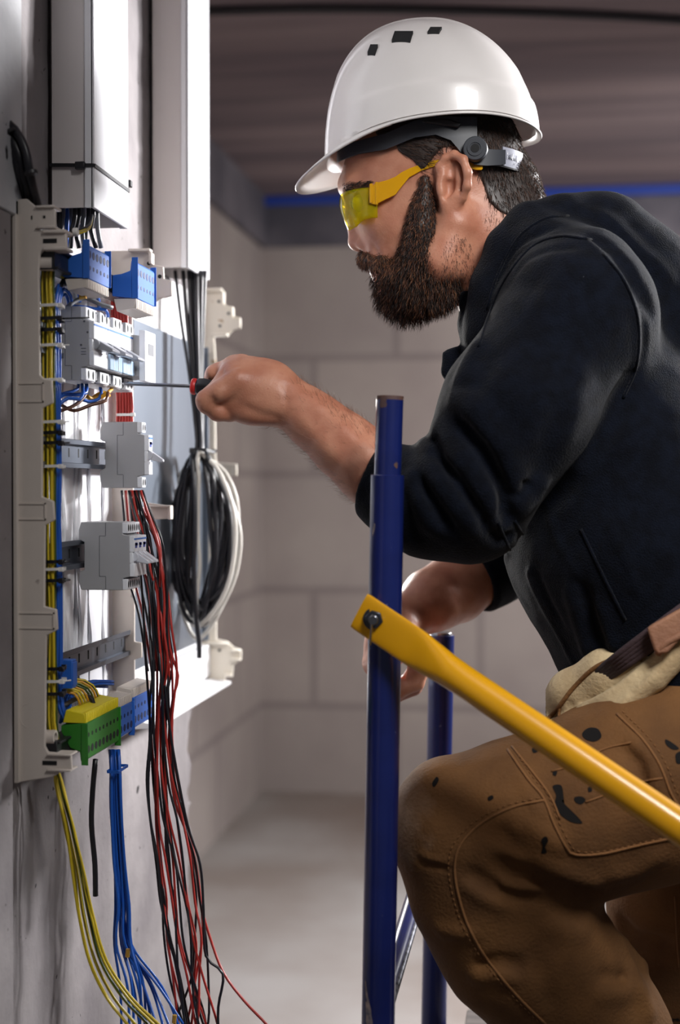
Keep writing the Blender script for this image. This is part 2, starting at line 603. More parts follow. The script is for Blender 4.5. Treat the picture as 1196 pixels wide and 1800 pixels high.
# black tie around the nearer trunking
def zip_tie(path, w, th, material, label, head_at, head=(0.004, 0.003, 0.005), group=None, closed=True, tail=None, cat='cable tie'):
    """a strap that follows path; width runs along z"""
    t = empty('cable_tie', Vector(head_at), label, cat, group)
    m = MB()
    N = len(path)
    for i in range(N if closed else N - 1):
        a, b = Vector(path[i]), Vector(path[(i + 1) % N])
        d = (b - a)
        if d.length < 1e-7:
            continue
        nrm = Vector((d.y, -d.x, 0))
        nrm = nrm.normalized() * th if nrm.length > 1e-9 else Vector((th, 0, 0))
        up = Vector((0, 0, w / 2))
        vs = [a - up, a + up, a + up + nrm, a - up + nrm, b - up, b + up, b + up + nrm, b - up + nrm]
        m.add(vs, [(0, 1, 2, 3), (7, 6, 5, 4), (0, 4, 5, 1), (1, 5, 6, 2), (2, 6, 7, 3), (3, 7, 4, 0)])
    m.build('strap', material, t)
    h = MB()
    c = Vector(head_at)
    h.box(c.x - head[0], c.x + head[0], c.y - head[1], c.y + head[1], c.z - head[2], c.z + head[2])
    if tail:
        h.tube([c, c + Vector(tail)], w * 0.3, n=6)
    h.build('lock', material, t, bevel=0.0007, seg=1)
    return t


zt = ZY(291, T1Y0, 100)
g = 0.0035
tk = zip_tie([(WALL_X + 0.002, T1Y0 - g, zt), (T1X + g, T1Y0 - g, zt - 0.002), (T1X + g, T1Y1 + g, zt - 0.003), (WALL_X + 0.002, T1Y1 + g, zt - 0.002)],
        0.0042, 0.0013, M['black'], 'black plastic tie strapped round the nearer trunking',
        W(141, 291, T1Y0 - 0.006), (0.006, 0.003, 0.0045), closed=False)
lk = W(226, 323, 1.824)
MB().box(lk.x - 0.005, lk.x + 0.004, lk.y - 0.004, lk.y + 0.006, lk.z - 0.0045, lk.z + 0.0045).build('lock', M['black'], tk, bevel=0.001, seg=1)
# ================================================================ distribution board on the wall
Y0 = 1.55


def pxpoly(pts, Y):
    out = []
    for x, y in pts:
        p = W(x, y, Y)
        out.append((p.x, p.z))
    return out


NEAR_SIDE = [(19, 351), (47, 349), (63, 363), (90, 364), (97, 370), (97, 398), (66, 403), (77, 407), (116, 408), (118, 438), (77, 439),
             (70, 447), (68, 474), (69, 585), (70, 659), (77, 666), (91, 668), (93, 708), (74, 717), (74, 873), (94, 881), (96, 914),
             (79, 923), (78, 1066), (99, 1071), (101, 1107), (81, 1117), (79, 1312), (84, 1322), (125, 1326), (126, 1354), (106, 1358),
             (92, 1366), (26, 1377)]

board = empty('distribution_board', W(60, 1377, Y0 + 0.18),
              'open cream distribution board with rails and breakers, nearer of the two on the wall', 'distribution board')
m = MB()
m.prism(pxpoly(NEAR_SIDE, Y0), Y0, Y0 + 0.005)
m.build('side_frame', M['cream'], board, bevel=0.0012, angle=30)
# flanges, recess rims and moulded ring on the side
for x0, y0, x1, y1 in ((28, 673, 77, 707), (30, 884, 81, 914), (32, 1076, 96, 1106)):
    a, b = W(x0, y0, Y0), W(x1, y1, Y0)
    t = 0.0016
    m = MB()
    m.box(a.x, b.x, Y0 - 0.0012, Y0 + 0.001, a.z, a.z - t)
    m.box(a.x, b.x, Y0 - 0.0012, Y0 + 0.001, b.z, b.z + t)
    m.box(b.x, b.x - t, Y0 - 0.0012, Y0 + 0.001, a.z, b.z)
    m.build('moulding', M['cream'], board)
m = MB()
c0 = W(48, 516, Y0)
m.tube([c0 + Vector((0.0105 * math.cos(a), 0.0002, 0.0135 * math.sin(a))) for a in np.linspace(1.7, 4.6, 14)], 0.0006, n=5)
m.build('moulding', M['cream'], board)
m = MB()
c0 = W(50, 1258, Y0)
m.tube([c0 + Vector((0.0105 * math.cos(a), 0.0002, 0.0135 * math.sin(a))) for a in np.linspace(1.7, 4.6, 14)], 0.0006, n=5)
m.build('moulding', M['cream'], board)
for (x0, y0, x1, y1) in ((64, 362, 97, 366), (66, 398, 98, 402), (77, 405, 117, 410), (77, 435, 118, 440), (84, 1324, 126, 1329), (84, 1351, 126, 1356)):
    a, b = W(x0, y0, Y0), W(x1, y1, Y0)
    MB().box(a.x, b.x, Y0 - 0.004, Y0 + 0.022, a.z, b.z).build('flange', M['cream'], board, bevel=0.0008, seg=1)
m = MB()
m.box(WALL_X + 0.001, WALL_X + 0.006, Y0 - 0.006, Y0 + 0.004, ZY(1377, Y0), ZY(351, Y0))
m.build('flange', M['cream'], board, bevel=0.0008, seg=1)
for (x0, y0, x1, y1) in ((76, 420, 100, 427), (75, 1337, 100, 1345), (55, 379, 57, 386), (76, 379, 80, 384)):
    a, b = W(x0, y0, Y0), W(x1, y1, Y0)
    MB().box(a.x, b.x, Y0 - 0.0006, Y0 + 0.002, a.z, b.z).build('slot', M['hole'], board)
for (px, py) in ((80, 463), (84, 1296)):
    a = W(px - 12, py, Y0 + 0.012)
    b = W(px + 14, py, Y0 + 0.012)
    MB().cyl(a, b, 0.0085, 0.0085, n=20, r_in=0.0055).build('boss', M['cream'], board)

ZT, ZB = ZY(351, Y0), ZY(1377, Y0)
B1Y = 1.905
m = MB().box(WALL_X + 0.001, WALL_X + 0.005, Y0 + 0.005, B1Y, ZB + 0.03, ZT - 0.02)
for k, yy in enumerate((1.70, 1.745, 1.76, 1.80, 1.86)):  # wavy ribs shaped to stand in for edge reflections
    pts = [(WALL_X + 0.006 + 0.0015 * math.sin(z * 60 + k), yy + 0.002 * math.sin(z * 38 + 2 * k), z) for z in np.linspace(ZB + 0.04, ZT - 0.06, 70)]
    m.tube(pts, 0.0022, n=6)
m.build('back_plate', M['backplate'], board)
RIGHT_SIDE = [(190, 441), (230, 440), (268, 446), (270, 465), (287, 468), (288, 490), (302, 494), (302, 520), (280, 525), (256, 545),
              (232, 552), (234, 880), (303, 890), (303, 912), (236, 915), (236, 1128), (249, 1130), (249, 1156), (236, 1160), (236, 1236), (190, 1246)]
m = MB().prism(pxpoly(RIGHT_SIDE, B1Y), B1Y, B1Y + 0.006)
m.build('side_frame', M['cream'], board, bevel=0.0012, angle=30)
for (x0, y0, x1, y1) in ((230, 440, 268, 444), (266, 446, 271, 466), (232, 549, 262, 553), (262, 888, 304, 892), (300, 890, 304, 913)):
    a, b = W(x0, y0, B1Y), W(x1, y1, B1Y)
    MB().box(a.x, b.x, B1Y - 0.014, B1Y + 0.002, a.z, b.z).build('flange', M['cream'], board, bevel=0.0008, seg=1)
for (px, py) in ((262, 463), (281, 486)):
    a = W(px, py, B1Y)
    MB().cyl(a + Vector((0, -0.0006, 0)), a + Vector((0, 0.001, 0)), 0.0028, n=12).build('slot', M['hole'], board)
MB().cyl(W(188, 1224, B1Y - 0.012), W(229, 1224, B1Y - 0.012), 0.0085, n=20).build('boss', M['cream'], board)

XR = -0.577     # back of the rails


def din_rail(zc, tilt=0.0, y1=B1Y - 0.002):
    m = MB()
    h, f, t = 0.0175, 0.0065, 0.0013
    x0, x1 = XR, XR + 0.0085
    poly = [(x0, zc - 0.0125), (x1 - t, zc - 0.0125), (x1 - t, zc - h), (x1, zc - h), (x1, zc - 0.0125 + t), (x0 + t, zc - 0.0125 + t),
            (x0 + t, zc + 0.0125 - t), (x1, zc + 0.0125 - t), (x1, zc + h), (x1 - t, zc + h), (x1 - t, zc + 0.0125), (x0, zc + 0.0125)]
    m.prism(poly, Y0 + 0.006, y1)
    for yy in np.arange(Y0 + 0.03, y1 - 0.02, 0.05):
        m.box(WALL_X + 0.004, x0, yy - 0.006, yy + 0.006, zc - 0.008, zc + 0.008)
    o = m.build('din_rail', M['rail'], board, bevel=0.0005, seg=1, angle=20)
    s = MB()
    for yy in np.arange(Y0 + 0.045, y1 - 0.02, 0.036):
        s.box(x0 + t - 0.0003, x0 + t + 0.0003, yy, yy + 0.004, zc - 0.004, zc + 0.007)
    s.build('slot', M['hole'], o)
    return o


Z1 = ZY(604, 1.63)
Z2 = ZY(795, 1.60)
Z3 = ZY(980, 1.60)
Z4 = ZY(1178, 1.60, 120)
for z in (Z1, Z2, Z3, Z4):
    din_rail(z)
ZTT = CAM_Z + 0.262
ZBT = CAM_Z - 0.300
for z, xx in ((ZTT, -0.553), (ZBT, -0.552)):
    m = MB()
    m.box(xx - 0.02, xx, Y0 + 0.006, B1Y - 0.001, z - 0.012, z + 0.012)
    m.box(xx, xx + 0.004, Y0 + 0.006, B1Y - 0.001, z - 0.012, z - 0.009)
    m.box(xx, xx + 0.004, Y0 + 0.006, B1Y - 0.001, z + 0.009, z + 0.012)
    m.build('terminal_rail', M['black'], board, bevel=0.0006, seg=1)


# ---------------------------------------------------------------- breakers
def breaker(y0, w, zc, xb, H, xt, xn, label, group, style, poles=1, window=False, lever='white', front=None):
    """xt: front of the terminals, xn: front of the nose; style 'wide' (residual current) or 'slim'"""
    t = empty('circuit_breaker', (xb, y0 + w / 2, zc - H / 2), label, 'circuit breaker', group)
    e = 0.0004
    a, b = y0 + e, y0 + w - e
    hn = H * 0.30
    ht = H * 0.5
    body = [(xb + 0.003, zc - ht), (xt - 0.006, zc - ht), (xt - 0.006, zc - hn - 0.002), (xn - 0.006, zc - hn), (xn - 0.006, zc + hn),
            (xt - 0.006, zc + hn + 0.002), (xt - 0.006, zc + ht), (xb + 0.003, zc + ht), (xb, zc + ht - 0.01), (xb, zc + 0.02),
            (xb + 0.007, zc + 0.017), (xb + 0.007, zc - 0.017), (xb, zc - 0.020), (xb, zc - ht + 0.01)]
    MB().prism(body, a, b).build('body', M['breaker'], t, bevel=0.0007, seg=1, angle=25)
    # seam line and rivets pressed into the side
    d = MB()
    xs = xb + 0.55 * (xt - xb)
    d.box(xs, xs + 0.0005, a - 0.00025, a + 0.001, zc + hn, zc + ht - 0.001)
    d.box(xs - 0.008, xs - 0.0075, a - 0.00025, a + 0.001, zc - hn, zc + hn)
    d.box(xs - 0.008, xs, a - 0.00025, a + 0.001, zc + hn - 0.0005, zc + hn)
    d.box(xs - 0.008, xs, a - 0.00025, a + 0.001, zc - hn, zc - hn + 0.0005)
    d.box(xs, xs + 0.0005, a - 0.00025, a + 0.001, zc - ht + 0.001, zc - hn)
    if style == 'wide':
        for (dx, dz) in ((0.012, -0.002), (-0.012, -0.001), (0.020, 0.013), (0.016, 0.026)):
            c = Vector((xs + dx, a, zc + dz))
            d.cyl(c + Vector((0, -0.0003, 0)), c + Vector((0, 0.001, 0)), 0.0013, n=10)
        for dz in (-0.006, -0.010, -0.013):
            d.box(xs + 0.012, xs + 0.018, a - 0.0003, a + 0.001, zc + dz - 0.0004, zc + dz + 0.0004)
    d.build('seam', M['dark_gap'], t)
    # white terminal covers at top and bottom with wire openings
    np_ = 2 * poles if style == 'wide' else 2 * poles
    for sgn in (1, -1):
        z_in, z_out = zc + sgn * (hn + 0.003), zc + sgn * (ht - 0.0005)
        c = MB()
        wid = (b - a) * (0.66 if style == 'wide' else 1.0)
        c.box(xt - 0.0065, xt, a - 0.0002, a + wid, z_in, z_out)
        o = c.build('terminal_cover', M['breaker_white'], t, bevel=0.0005, seg=1)
        hmb = MB()
        zc2 = (z_in + z_out) / 2
        for k in range(np_):
            yy = a + wid * (k + 0.5) / np_
            r = min(0.0030, wid / np_ * 0.30)
            n = 12
            vs = [(xt + 0.0003, yy + r * math.cos(2 * math.pi * i / n), zc2 + 1.7 * r * math.sin(2 * math.pi * i / n)) for i in range(n)]
            hmb.add(vs, [tuple(range(n))])
        hmb.build('opening', M['hole'], o)
        if style == 'wide':
            MB().box(xt - 0.0065, xt - 0.003, a + wid, b, z_in, z_out - sgn * 0.003).build('terminal_gap', M['dark_gap'], t)
    # nose
    nose = MB()
    if front == 'tall':
        nose.box(xn - 0.0062, xn + 0.002, a, b, zc - hn * 1.25, zc + hn * 1.25)
    else:
        nose.box(xn - 0.0062, xn, a - 0.0002, b, zc + hn * 0.20, zc + hn)
        nose.box(xn - 0.0062, xn, a - 0.0002, b, zc - hn, zc - hn * 0.35)
        nose.box(xn - 0.0062, xn - 0.002, a, b, zc - hn * 0.35, zc + hn * 0.20)
    nose.build('front_cover', M['breaker_white'], t, bevel=0.0006, seg=1)
    xl = xn + 0.0004
    if front == 'tall':
        q = MB()
        q.box(xn + 0.0015, xn + 0.0024, a + 0.3 * (b - a), a + 0.8 * (b - a), zc + 0.002, zc + 0.017)
        q.build('screen', M['dark_gap'], t)
        return t
    ln = MB()
    ln.box(xn - 0.0003, xl, a, b, zc + hn * 0.80, zc + hn * 0.88)
    ln.build('blue_line', M['blue_line'], t)
    if style == 'slim':
        for k in range(poles):
            yy = a + (b - a) * (k + 0.5) / poles
            q = MB()
            q.box(xn - 0.0003, xl, yy - 0.0052, yy + 0.003, zc + hn * 0.40, zc + hn * 0.66)
            q.box(xn - 0.0003, xl, yy - 0.0052, yy + 0.006, zc + hn * 0.52, zc + hn * 0.64)
            q.build('printed_mark', M['blue_mark'], t)
    if window:
        q = MB()
        q.box(xn - 0.001, xn + 0.0026, a + 0.001, b - 0.001, zc - hn * 1.02, zc - hn * 0.30)
        q.build('label_window', M['window_blue'], t, bevel=0.0008, seg=1)
        q = MB()
        for k in (0.33, 0.66):
            yy = a + (b - a) * k
            q.box(xn + 0.0020, xn + 0.0030, yy - 0.0004, yy + 0.0004, zc - hn * 1.0, zc - hn * 0.32)
        q.build('divider', M['breaker_white'], t)
    # lever: a round hub on a cross axis with a paddle
    for k in range(poles if style == 'slim' else 1):
        if style == 'slim':
            ya, yb = a + (b - a) * (k + 0.18) / poles, a + (b - a) * (k + 0.82) / poles
        else:
            ya, yb = a + 0.12 * (b - a), a + 0.88 * (b - a)
        mt = M['toggle_light'] if lever == 'white' else M['toggle']
        zl = zc - hn * 0.02
        q = MB()
        q.cyl((xn - 0.002, ya, zl), (xn - 0.002, yb, zl), 0.0062, n=20)
        lx = 0.017 if style == 'slim' else 0.019
        yq0, yq1 = ya + 0.12 * (yb - ya), yb - 0.12 * (yb - ya)
        q.prism([(xn - 0.002, zl + 0.005), (xn + 0.004, zl + 0.0035), (xn + lx, zl - 0.0055), (xn + lx + 0.0005, zl - 0.0085), (xn + lx - 0.003, zl - 0.0092), (xn, zl - 0.006)], yq0, yq1)
        q.build('toggle', mt, t, bevel=0.0008, seg=2, angle=50)
    return t


grp1 = 'breakers in the top row'
xb1 = XY(95, 1.63)
xt1 = XY(152, 1.63)
xn1 = XY(166, 1.63)
w1 = 0.054
names = ['nearest device of the top breaker row, with big grey side and a round grey lever',
         'top row breaker with pale blue label windows, second from the near end',
         'top row breaker just above the screwdriver tip, third from the near end']
for k in range(3):
    b_ = breaker(1.63 + k * w1, w1, Z1, xb1, 0.088, xt1, xn1, names[k], grp1, 'wide', poles=1, window=k > 0, lever='grey')
breaker(1.63 + 3 * w1, 0.05, Z1, xb1, 0.088, xt1, xn1 + 0.014, 'end device of the top breaker row with a tall white front and grey screen', grp1, 'wide', front='tall')
breaker(1.78, 0.018, ZY(800, 1.78), XY(176, 1.78), 0.0855, XY(250, 1.78), XY(262, 1.78),
        'single breaker alone on the middle rail with white lever', 'slim breakers with white levers', 'slim')
lab3 = ['nearest of three slim breakers on the lower rail, big grey side to the viewer', 'middle one of three slim breakers on the lower rail',
        'farthest of three slim breakers on the lower rail, beside the red wires']
for k in range(3):
    breaker(1.694 + k * 0.0178, 0.0178, ZY(977, 1.694), XY(138, 1.694), 0.084, XY(224, 1.694), XY(236, 1.694), lab3[k],
            'slim breakers with white levers', 'slim')


# ---------------------------------------------------------------- terminal blocks
def terminal(y0, y1, z0, z1, xb, xf, main, cap, label, group, comb=-1, back=0.45):
    """comb: side (-1 below, +1 above) the pale comb or coloured cap sits on"""
    t = empty('terminal_block', ((xb + xf) / 2, (y0 + y1) / 2, z0), label, 'terminal block', group)
    h = z1 - z0
    s = comb
    zin = z0 + h * 0.25 if s < 0 else z1 - h * 0.25     # the cap's own height
    zo = z0 if s < 0 else z1
    zfar = z1 if s < 0 else z0
    body = [(xb, zin + (-s) * h * 0.05), (xf - 0.004, zin), (xf, zin), (xf, zfar + s * 0.003), (xf - 0.004, zfar), (xf - 0.007, zfar),
            (xf - 0.0085, zfar + s * h * 0.20), (xf - 0.020, zfar + s * h * 0.26), (xb, zfar + s * h * back)]
    MB().prism(body, y0, y1).build('body', main, t, bevel=0.0008, seg=1, angle=25)
    c = MB()
    c.prism([(xb + 0.002, zin), (xf - 0.001, zin), (xf - 0.003, zin + (zo - zin) * 0.75), (xb + 0.006, zo)], y0 + 0.0005, y1 - 0.0005)
    n = max(4, int((y1 - y0) / 0.006))
    for k in range(n):
        yy = y0 + (y1 - y0) * (k + 0.5) / n
        c.box(xf - 0.006, xf - 0.0005, yy - 0.0017, yy + 0.0017, zin, zin + (zo - zin) * 0.8)
    c.build('cap', cap, t, bevel=0.0005, seg=1, angle=25)
    hm = MB()
    n = max(3, int((y1 - y0) / 0.0135))
    for k in range(n):
        yy = y0 + (y1 - y0) * (k + 0.5) / n
        for (fz, r) in ((0.70, 0.0046), (0.32, 0.0026)):
            zz = zin + (zfar - zin) * fz
            hm.cyl((xf - 0.001, yy, zz), (xf + 0.0004, yy, zz), r, n=14)
    hm.build('opening', M['hole'] if main is not M['term_blue'] else M['deep_blue'], t)
    for yy in (y0 - 0.0012, y1):
        e = MB()
        e.box(xf - 0.006, xf + 0.0022, yy, yy + 0.0012, zin - (-s) * 0.000, zfar - s * 0.004)
        e.build('end_plate', main, t, bevel=0.0004, seg=1)
    return t


gt = 'blue terminal blocks'
terminal(1.603, 1.685, CAM_Z + 0.232, CAM_Z + 0.287, XY(112, 1.603), XY(156, 1.603), M['term_blue'], M['cream'],
         'blue terminal block with pale comb, top left near the trunking end', gt, -1)
terminal(1.752, 1.836, CAM_Z + 0.226, CAM_Z + 0.290, XY(198, 1.752), XY(241, 1.752), M['term_blue'], M['cream'],
         'blue terminal block with pale comb at the far end of the top rail', gt, -1, 0.28)
terminal(1.594, 1.722, CAM_Z - 0.318, CAM_Z - 0.258, XY(106, 1.594), XY(151, 1.594), M['term_green'], M['term_yellow'],
         'green terminal block with a yellow top on the bottom rail', 'bottom terminal blocks', 1, 0.58)
terminal(1.727, 1.786, CAM_Z - 0.316, CAM_Z - 0.262, XY(172, 1.727), XY(209, 1.727), M['term_blue'], M['cream'],
         'small blue terminal block with a pale top next to the green one', 'bottom terminal blocks', 1)
terminal(1.792, 1.884, CAM_Z - 0.314, CAM_Z - 0.258, XY(197, 1.792), XY(234, 1.792), M['term_blue'], M['cream'],
         'longer blue terminal block with a pale top at the far end of the bottom rail', 'bottom terminal blocks', 1)
p = W(104, 1160, 1.612)
q = W(127, 1211, 1.612)
t = empty('terminal_block', (p.x, 1.62, q.z), 'plain little blue block on the empty lower rail', 'terminal block')
MB().box(p.x, q.x, 1.612, 1.628, q.z, p.z).build('body', M['term_blue'], t, bevel=0.001)
MB().box(q.x - 0.003, q.x + 0.001, 1.6125, 1.6275, q.z + 0.003, p.z - 0.003).build('front_plate', M['term_blue'], t, bevel=0.0005)

# ---------------------------------------------------------------- second, farther board
B2A, B2B = 1.955, 2.42
board2 = empty('distribution_board', (WALL_X, (B2A + B2B) / 2, CAM_Z - 0.34),
               'farther cream distribution board with a bare grey metal sheet inside', 'distribution board')
MB().box(WALL_X - 0.004, WALL_X + 0.004, B2A, B2B, CAM_Z - 0.335, CAM_Z + 0.335).build('back_plate', M['white'], board2)
m = MB().box(WALL_X + 0.010, WALL_X + 0.0125, 1.985, 2.405, CAM_Z - 0.262, CAM_Z + 0.245)
m.box(WALL_X + 0.010, WALL_X + 0.022, 2.402, 2.405, CAM_Z - 0.262, CAM_Z + 0.245)
for yy in (2.01, 2.38):
    m.box(WALL_X + 0.004, WALL_X + 0.010, yy - 0.01, yy + 0.01, CAM_Z - 0.2, CAM_Z + 0.2)
m.build('metal_sheet', M['sheet'], board2, bevel=0.0008, seg=1)
FAR = [(335, 500), (360, 506), (392, 512), (394, 535), (409, 540), (411, 556), (423, 558), (423, 577), (410, 580), (400, 590), (376, 592),
       (379, 640), (377, 700), (379, 812), (416, 816), (416, 836), (380, 840), (380, 1124), (400, 1128), (411, 1139), (424, 1142), (424, 1160), (410, 1170),
       (409, 1184), (396, 1188), (395, 1201), (335, 1208)]
MB().prism(pxpoly(FAR, B2B), B2B, B2B + 0.008).build('side_frame', M['cream_dirty'], board2, bevel=0.0015, angle=30)
for (x0, y0, x1, y1) in ((360, 508, 392, 513), (391, 513, 396, 536), (408, 540, 412, 558), (374, 587, 402, 592), (345, 1128, 402, 1133), (408, 1141, 424, 1145), (408, 1157, 424, 1161), (395, 1184, 410, 1189)):
    a, b = W(x0, y0, B2B), W(x1, y1, B2B)
    MB().box(a.x, b.x, B2B - 0.012, B2B + 0.002, a.z, b.z).build('flange', M['cream_dirty'], board2, bevel=0.001, seg=1)
zl = CAM_Z - 0.337
m = MB().prism([(WALL_X + 0.002, zl - 0.006), (XY(405, B2B), zl - 0.003), (XY(405, B2B), zl + 0.002), (WALL_X + 0.002, zl + 0.010)], B2A, B2B + 0.004)
m.build('bottom_lip', M['white'], board2, bevel=0.001)
m = MB().box(WALL_X + 0.004, WALL_X + 0.022, B2A, B2B, CAM_Z - 0.325, CAM_Z - 0.27)
m.build('cable_entry', M['white'], board2, bevel=0.002)
for (px, py) in ((385, 530), (402, 551), (387, 573), (386, 1143)):
    a = W(px, py, B2B)
    MB().cyl(a + Vector((0, -0.0008, 0)), a + Vector((0, 0.002, 0)), 0.0026, n=12).build('slot', M['hole'], board2)
# ================================================================ wires and cables
YG = [M['w_yellow'], M['w_green']]
R = random.Random(11)


def wire(pts, r, mats, label, cat='wire', group=None, name=None, stripe=None, step=0.010, n=8):
    m = MB()
    if stripe:
        k0 = R.randrange(8)
        stripe = ({(k0 + i) % 8 for i in range(4)}, 1)
    m.tube(smooth_path(pts, step), r, n=n, stripe=stripe)
    o = m.build(name or cat, mats, angle=0)
    return tag(o, label, cat, group)



# yellow and green wires down the near side of the board, hanging on below it
for k, (px, Y, dx) in enumerate(((75, 1.574, -4), (79, 1.580, 3), (83, 1.571, -1), (87, 1.578, 6), (90, 1.570, 9), (94, 1.576, 2), (80, 1.588, -7), (91, 1.588, 12))):
    pts = [W(px + 16, 432, Y + 0.01), W(px + R.uniform(-1, 1), 478, Y)]
    for yy in (560, 650, 760, 880, 1000, 1100, 1200, 1270):
        drift = 0.005 * (yy - 480)
        pts.append(W(px + drift + R.uniform(-1.6, 1.6), yy, Y + R.uniform(-0.001, 0.001)))
    pts.append(W(px + 12 + dx * 0.2, 1318, Y + 0.004))
    sp = R.uniform(-1, 1)
    for (x, yy, s) in ((100, 1372, 6), (118, 1450, 8), (133, 1530, 11), (146, 1610, 15), (165, 1690, 20), (200, 1755, 26), (236, 1800, 34), (265, 1840, 40)):
        pts.append(W(x + sp * s * 1.35 + R.uniform(-2, 2), yy, Y + 0.02 + 0.03 * (yy - 1370) / 430 + R.uniform(-0.004, 0.004)))
    wire(pts, 0.00175, YG, 'yellow and green striped wire in the vertical bundle along the near edge of the board', 'wire', 'yellow green wires', 'earth_wire', stripe=({2, 3, 4}, 1))
for k, (px, Y) in enumerate(((97, 1.586), (101, 1.592), (104, 1.598), (99, 1.604))):
    pts = [W(px + 6, 500 + 6 * k, Y + 0.015), W(px, 540, Y)]
    for yy in (620, 720, 820, 920, 1020, 1120, 1220):
        pts.append(W(px + 0.006 * (yy - 540) + R.uniform(-1.5, 1.5), yy, Y))
    pts += [W(px + 14, 1262, Y + 0.01), W(px + 34, 1272, Y + 0.06), W(150 + 8 * k, 1262, 1.69)]
    wire(pts, 0.0018, M['w_blue'], 'blue wire running down the board beside the yellow and green ones', 'wire', 'blue wires down the board', 'blue_wire')

# ties on that bundle
TIES = [(537, 'white', 'white tie round the yellow and green wires, topmost one above the top breakers'),
        (560, 'black', 'black tie with a long tail round the yellow wires, topmost of the black ones'),
        (580, 'black', 'black tie round the yellow wires, second black one from the top'),
        (607, 'white', 'white tie round the yellow wires, beside the big grey side of the top breaker'),
        (668, 'white', 'white tie round the yellow wires, level with the screwdriver'),
        (742, 'white', 'white tie round the yellow wires, just above the middle rail'),
        (761, 'black', 'black tie round the yellow wires, level with the top of the middle rail'),
        (779, 'black', 'black tie round the yellow wires, across the middle rail'),
        (820, 'white', 'white tie round the yellow wires, just under the middle rail'),
        (988, 'black', 'black tie round the yellow wires, across the lower rail'),
        (1001, 'white', 'white tie round the yellow wires, under the lower rail'),
        (1021, 'black', 'black tie round the yellow wires, lowest beside the three slim breakers'),
        (1176, 'black', 'black tie round the yellow wires, upper one by the little blue block'),
        (1198, 'white', 'white tie round the yellow wires, by the little blue block'),
        (1220, 'black', 'black tie round the yellow wires, lowest of the black ones')]
for k, (py, color, lb) in enumerate(TIES):
    a = W(72 + 0.005 * (py - 480), py, 1.567)
    b = W(97 + 0.005 * (py - 480), py, 1.567)
    x0, x1, y0, y1 = a.x - 0.001, b.x + 0.001, 1.566, 1.594
    path = [(x0, y0, a.z), (x1, y0, a.z + 0.0006), (x1 + 0.004, y0 + 0.014, a.z), (x1, y1, a.z), (x0, y1, a.z)]
    dark = color == 'black'
    zip_tie(path, 0.0040 if dark else 0.0032, 0.0011, M['black'] if dark else M['tie_white'], lb, (x1 + 0.0035, y0 + 0.004, a.z),
            (0.003, 0.003, 0.003 if dark else 0.0026), 'ties on the yellow and green wires',
            tail=(0.034, 0.004, 0.001) if k == 1 else ((0.009, 0.006, 0.001) if k % 2 else None))

# blue wires hanging from the bottom terminals
ends = [(214, 1835), (228, 1840), (236, 1838), (250, 1836), (262, 1842), (272, 1830), (286, 1835), (296, 1838), (308, 1830), (322, 1800), (318, 1812), (244, 1850), (256, 1845)]
for k, (ex, ey) in enumerate(ends):
    f = (k + 0.5) / len(ends)
    Y = 1.735 + 0.02 * R.random()
    pts = [W(192 + 18 * f, 1318, Y + 0.01), W(194 + 18 * f, 1352, Y), W(193 + 22 * f + R.uniform(-1, 1), 1420, Y), W(199 + 21 * f + R.uniform(-2, 2), 1510, Y),
           W(203 + 24 * f + R.uniform(-3, 3), 1590, Y), W(205 + 30 * f + R.uniform(-6, 6), 1660, Y + R.uniform(-0.01, 0.01)),
           W(0.55 * ex + 0.45 * (205 + 34 * f) + R.uniform(-8, 8), 1735, Y + R.uniform(-0.02, 0.02)), W(ex, ey, Y + R.uniform(-0.03, 0.02))]
    wire(pts, 0.00175, M['w_blue'], 'blue wire in the loose bunch hanging below the bottom terminal blocks', 'wire', 'blue wires hanging below the board', 'blue_wire')
a = W(190, 1356, 1.728)
b = W(208, 1356, 1.728)
zip_tie([(a.x, 1.726, a.z), (b.x, 1.726, a.z), (b.x, 1.768, a.z), (a.x, 1.768, a.z)], 0.0035, 0.001, M['w_blue'],
        'pale blue tie holding the hanging blue wires together below the terminals', (b.x, 1.727, a.z), (0.0025, 0.002, 0.0025))
for (px, py) in ((224, 1682), (306, 1798)):
    c = W(px, py, 1.735)
    tag(MB().cyl(c, c + Vector((0.001, 0, 0.010)), 0.0028, n=10).build('wire_ferrule', M['brass']),
        'brass coloured ferrule on a blue wire half way down the bunch' if py < 1700 else 'brass coloured ferrule at the low end of a blue wire', 'ferrule', 'ferrules on blue wires')

# thick black cable under the green block, short black arc above it
wire([W(168, 1335, 1.655), W(163, 1390, 1.66), W(161, 1450, 1.66), W(167, 1520, 1.66), W(168, 1575, 1.66)], 0.0034, M['w_black'],
     'thick black cable hanging straight down below the green terminal block', 'cable')
wire([W(100, 1238, 1.60), W(112, 1240, 1.61), W(130, 1230, 1.64), W(150, 1224, 1.66), W(162, 1230, 1.665), W(168, 1256, 1.665)], 0.0030, M['w_black'],
     'short black cable arching over the green and yellow terminal block', 'cable')
wire([W(110, 1300, 1.60), W(130, 1283, 1.62), W(150, 1271, 1.645), W(165, 1262, 1.66)], 0.0030, M['w_black'],
     'thick black cable lying on the yellow top of the green terminal block', 'cable')
for k in range(8):
    y_ = 1.625 + 0.010 * k
    c = CAM_Z - 0.253
    xf = -0.545
    wire([(xf - 0.05, 1.60 + 0.006 * k, c + 0.004), (xf - 0.03, y_ - 0.01, c + 0.012 + 0.001 * k), (xf - 0.010, y_, c + 0.010), (xf - 0.004, y_ + 0.004, c - 0.004)],
         0.0016, YG if k % 3 else M['w_orange'], 'short striped wire bent into the yellow top of the green terminal block', 'wire', 'wire ends on the green block', 'earth_wire',
         stripe=({2, 3, 4}, 1) if k % 3 else None)
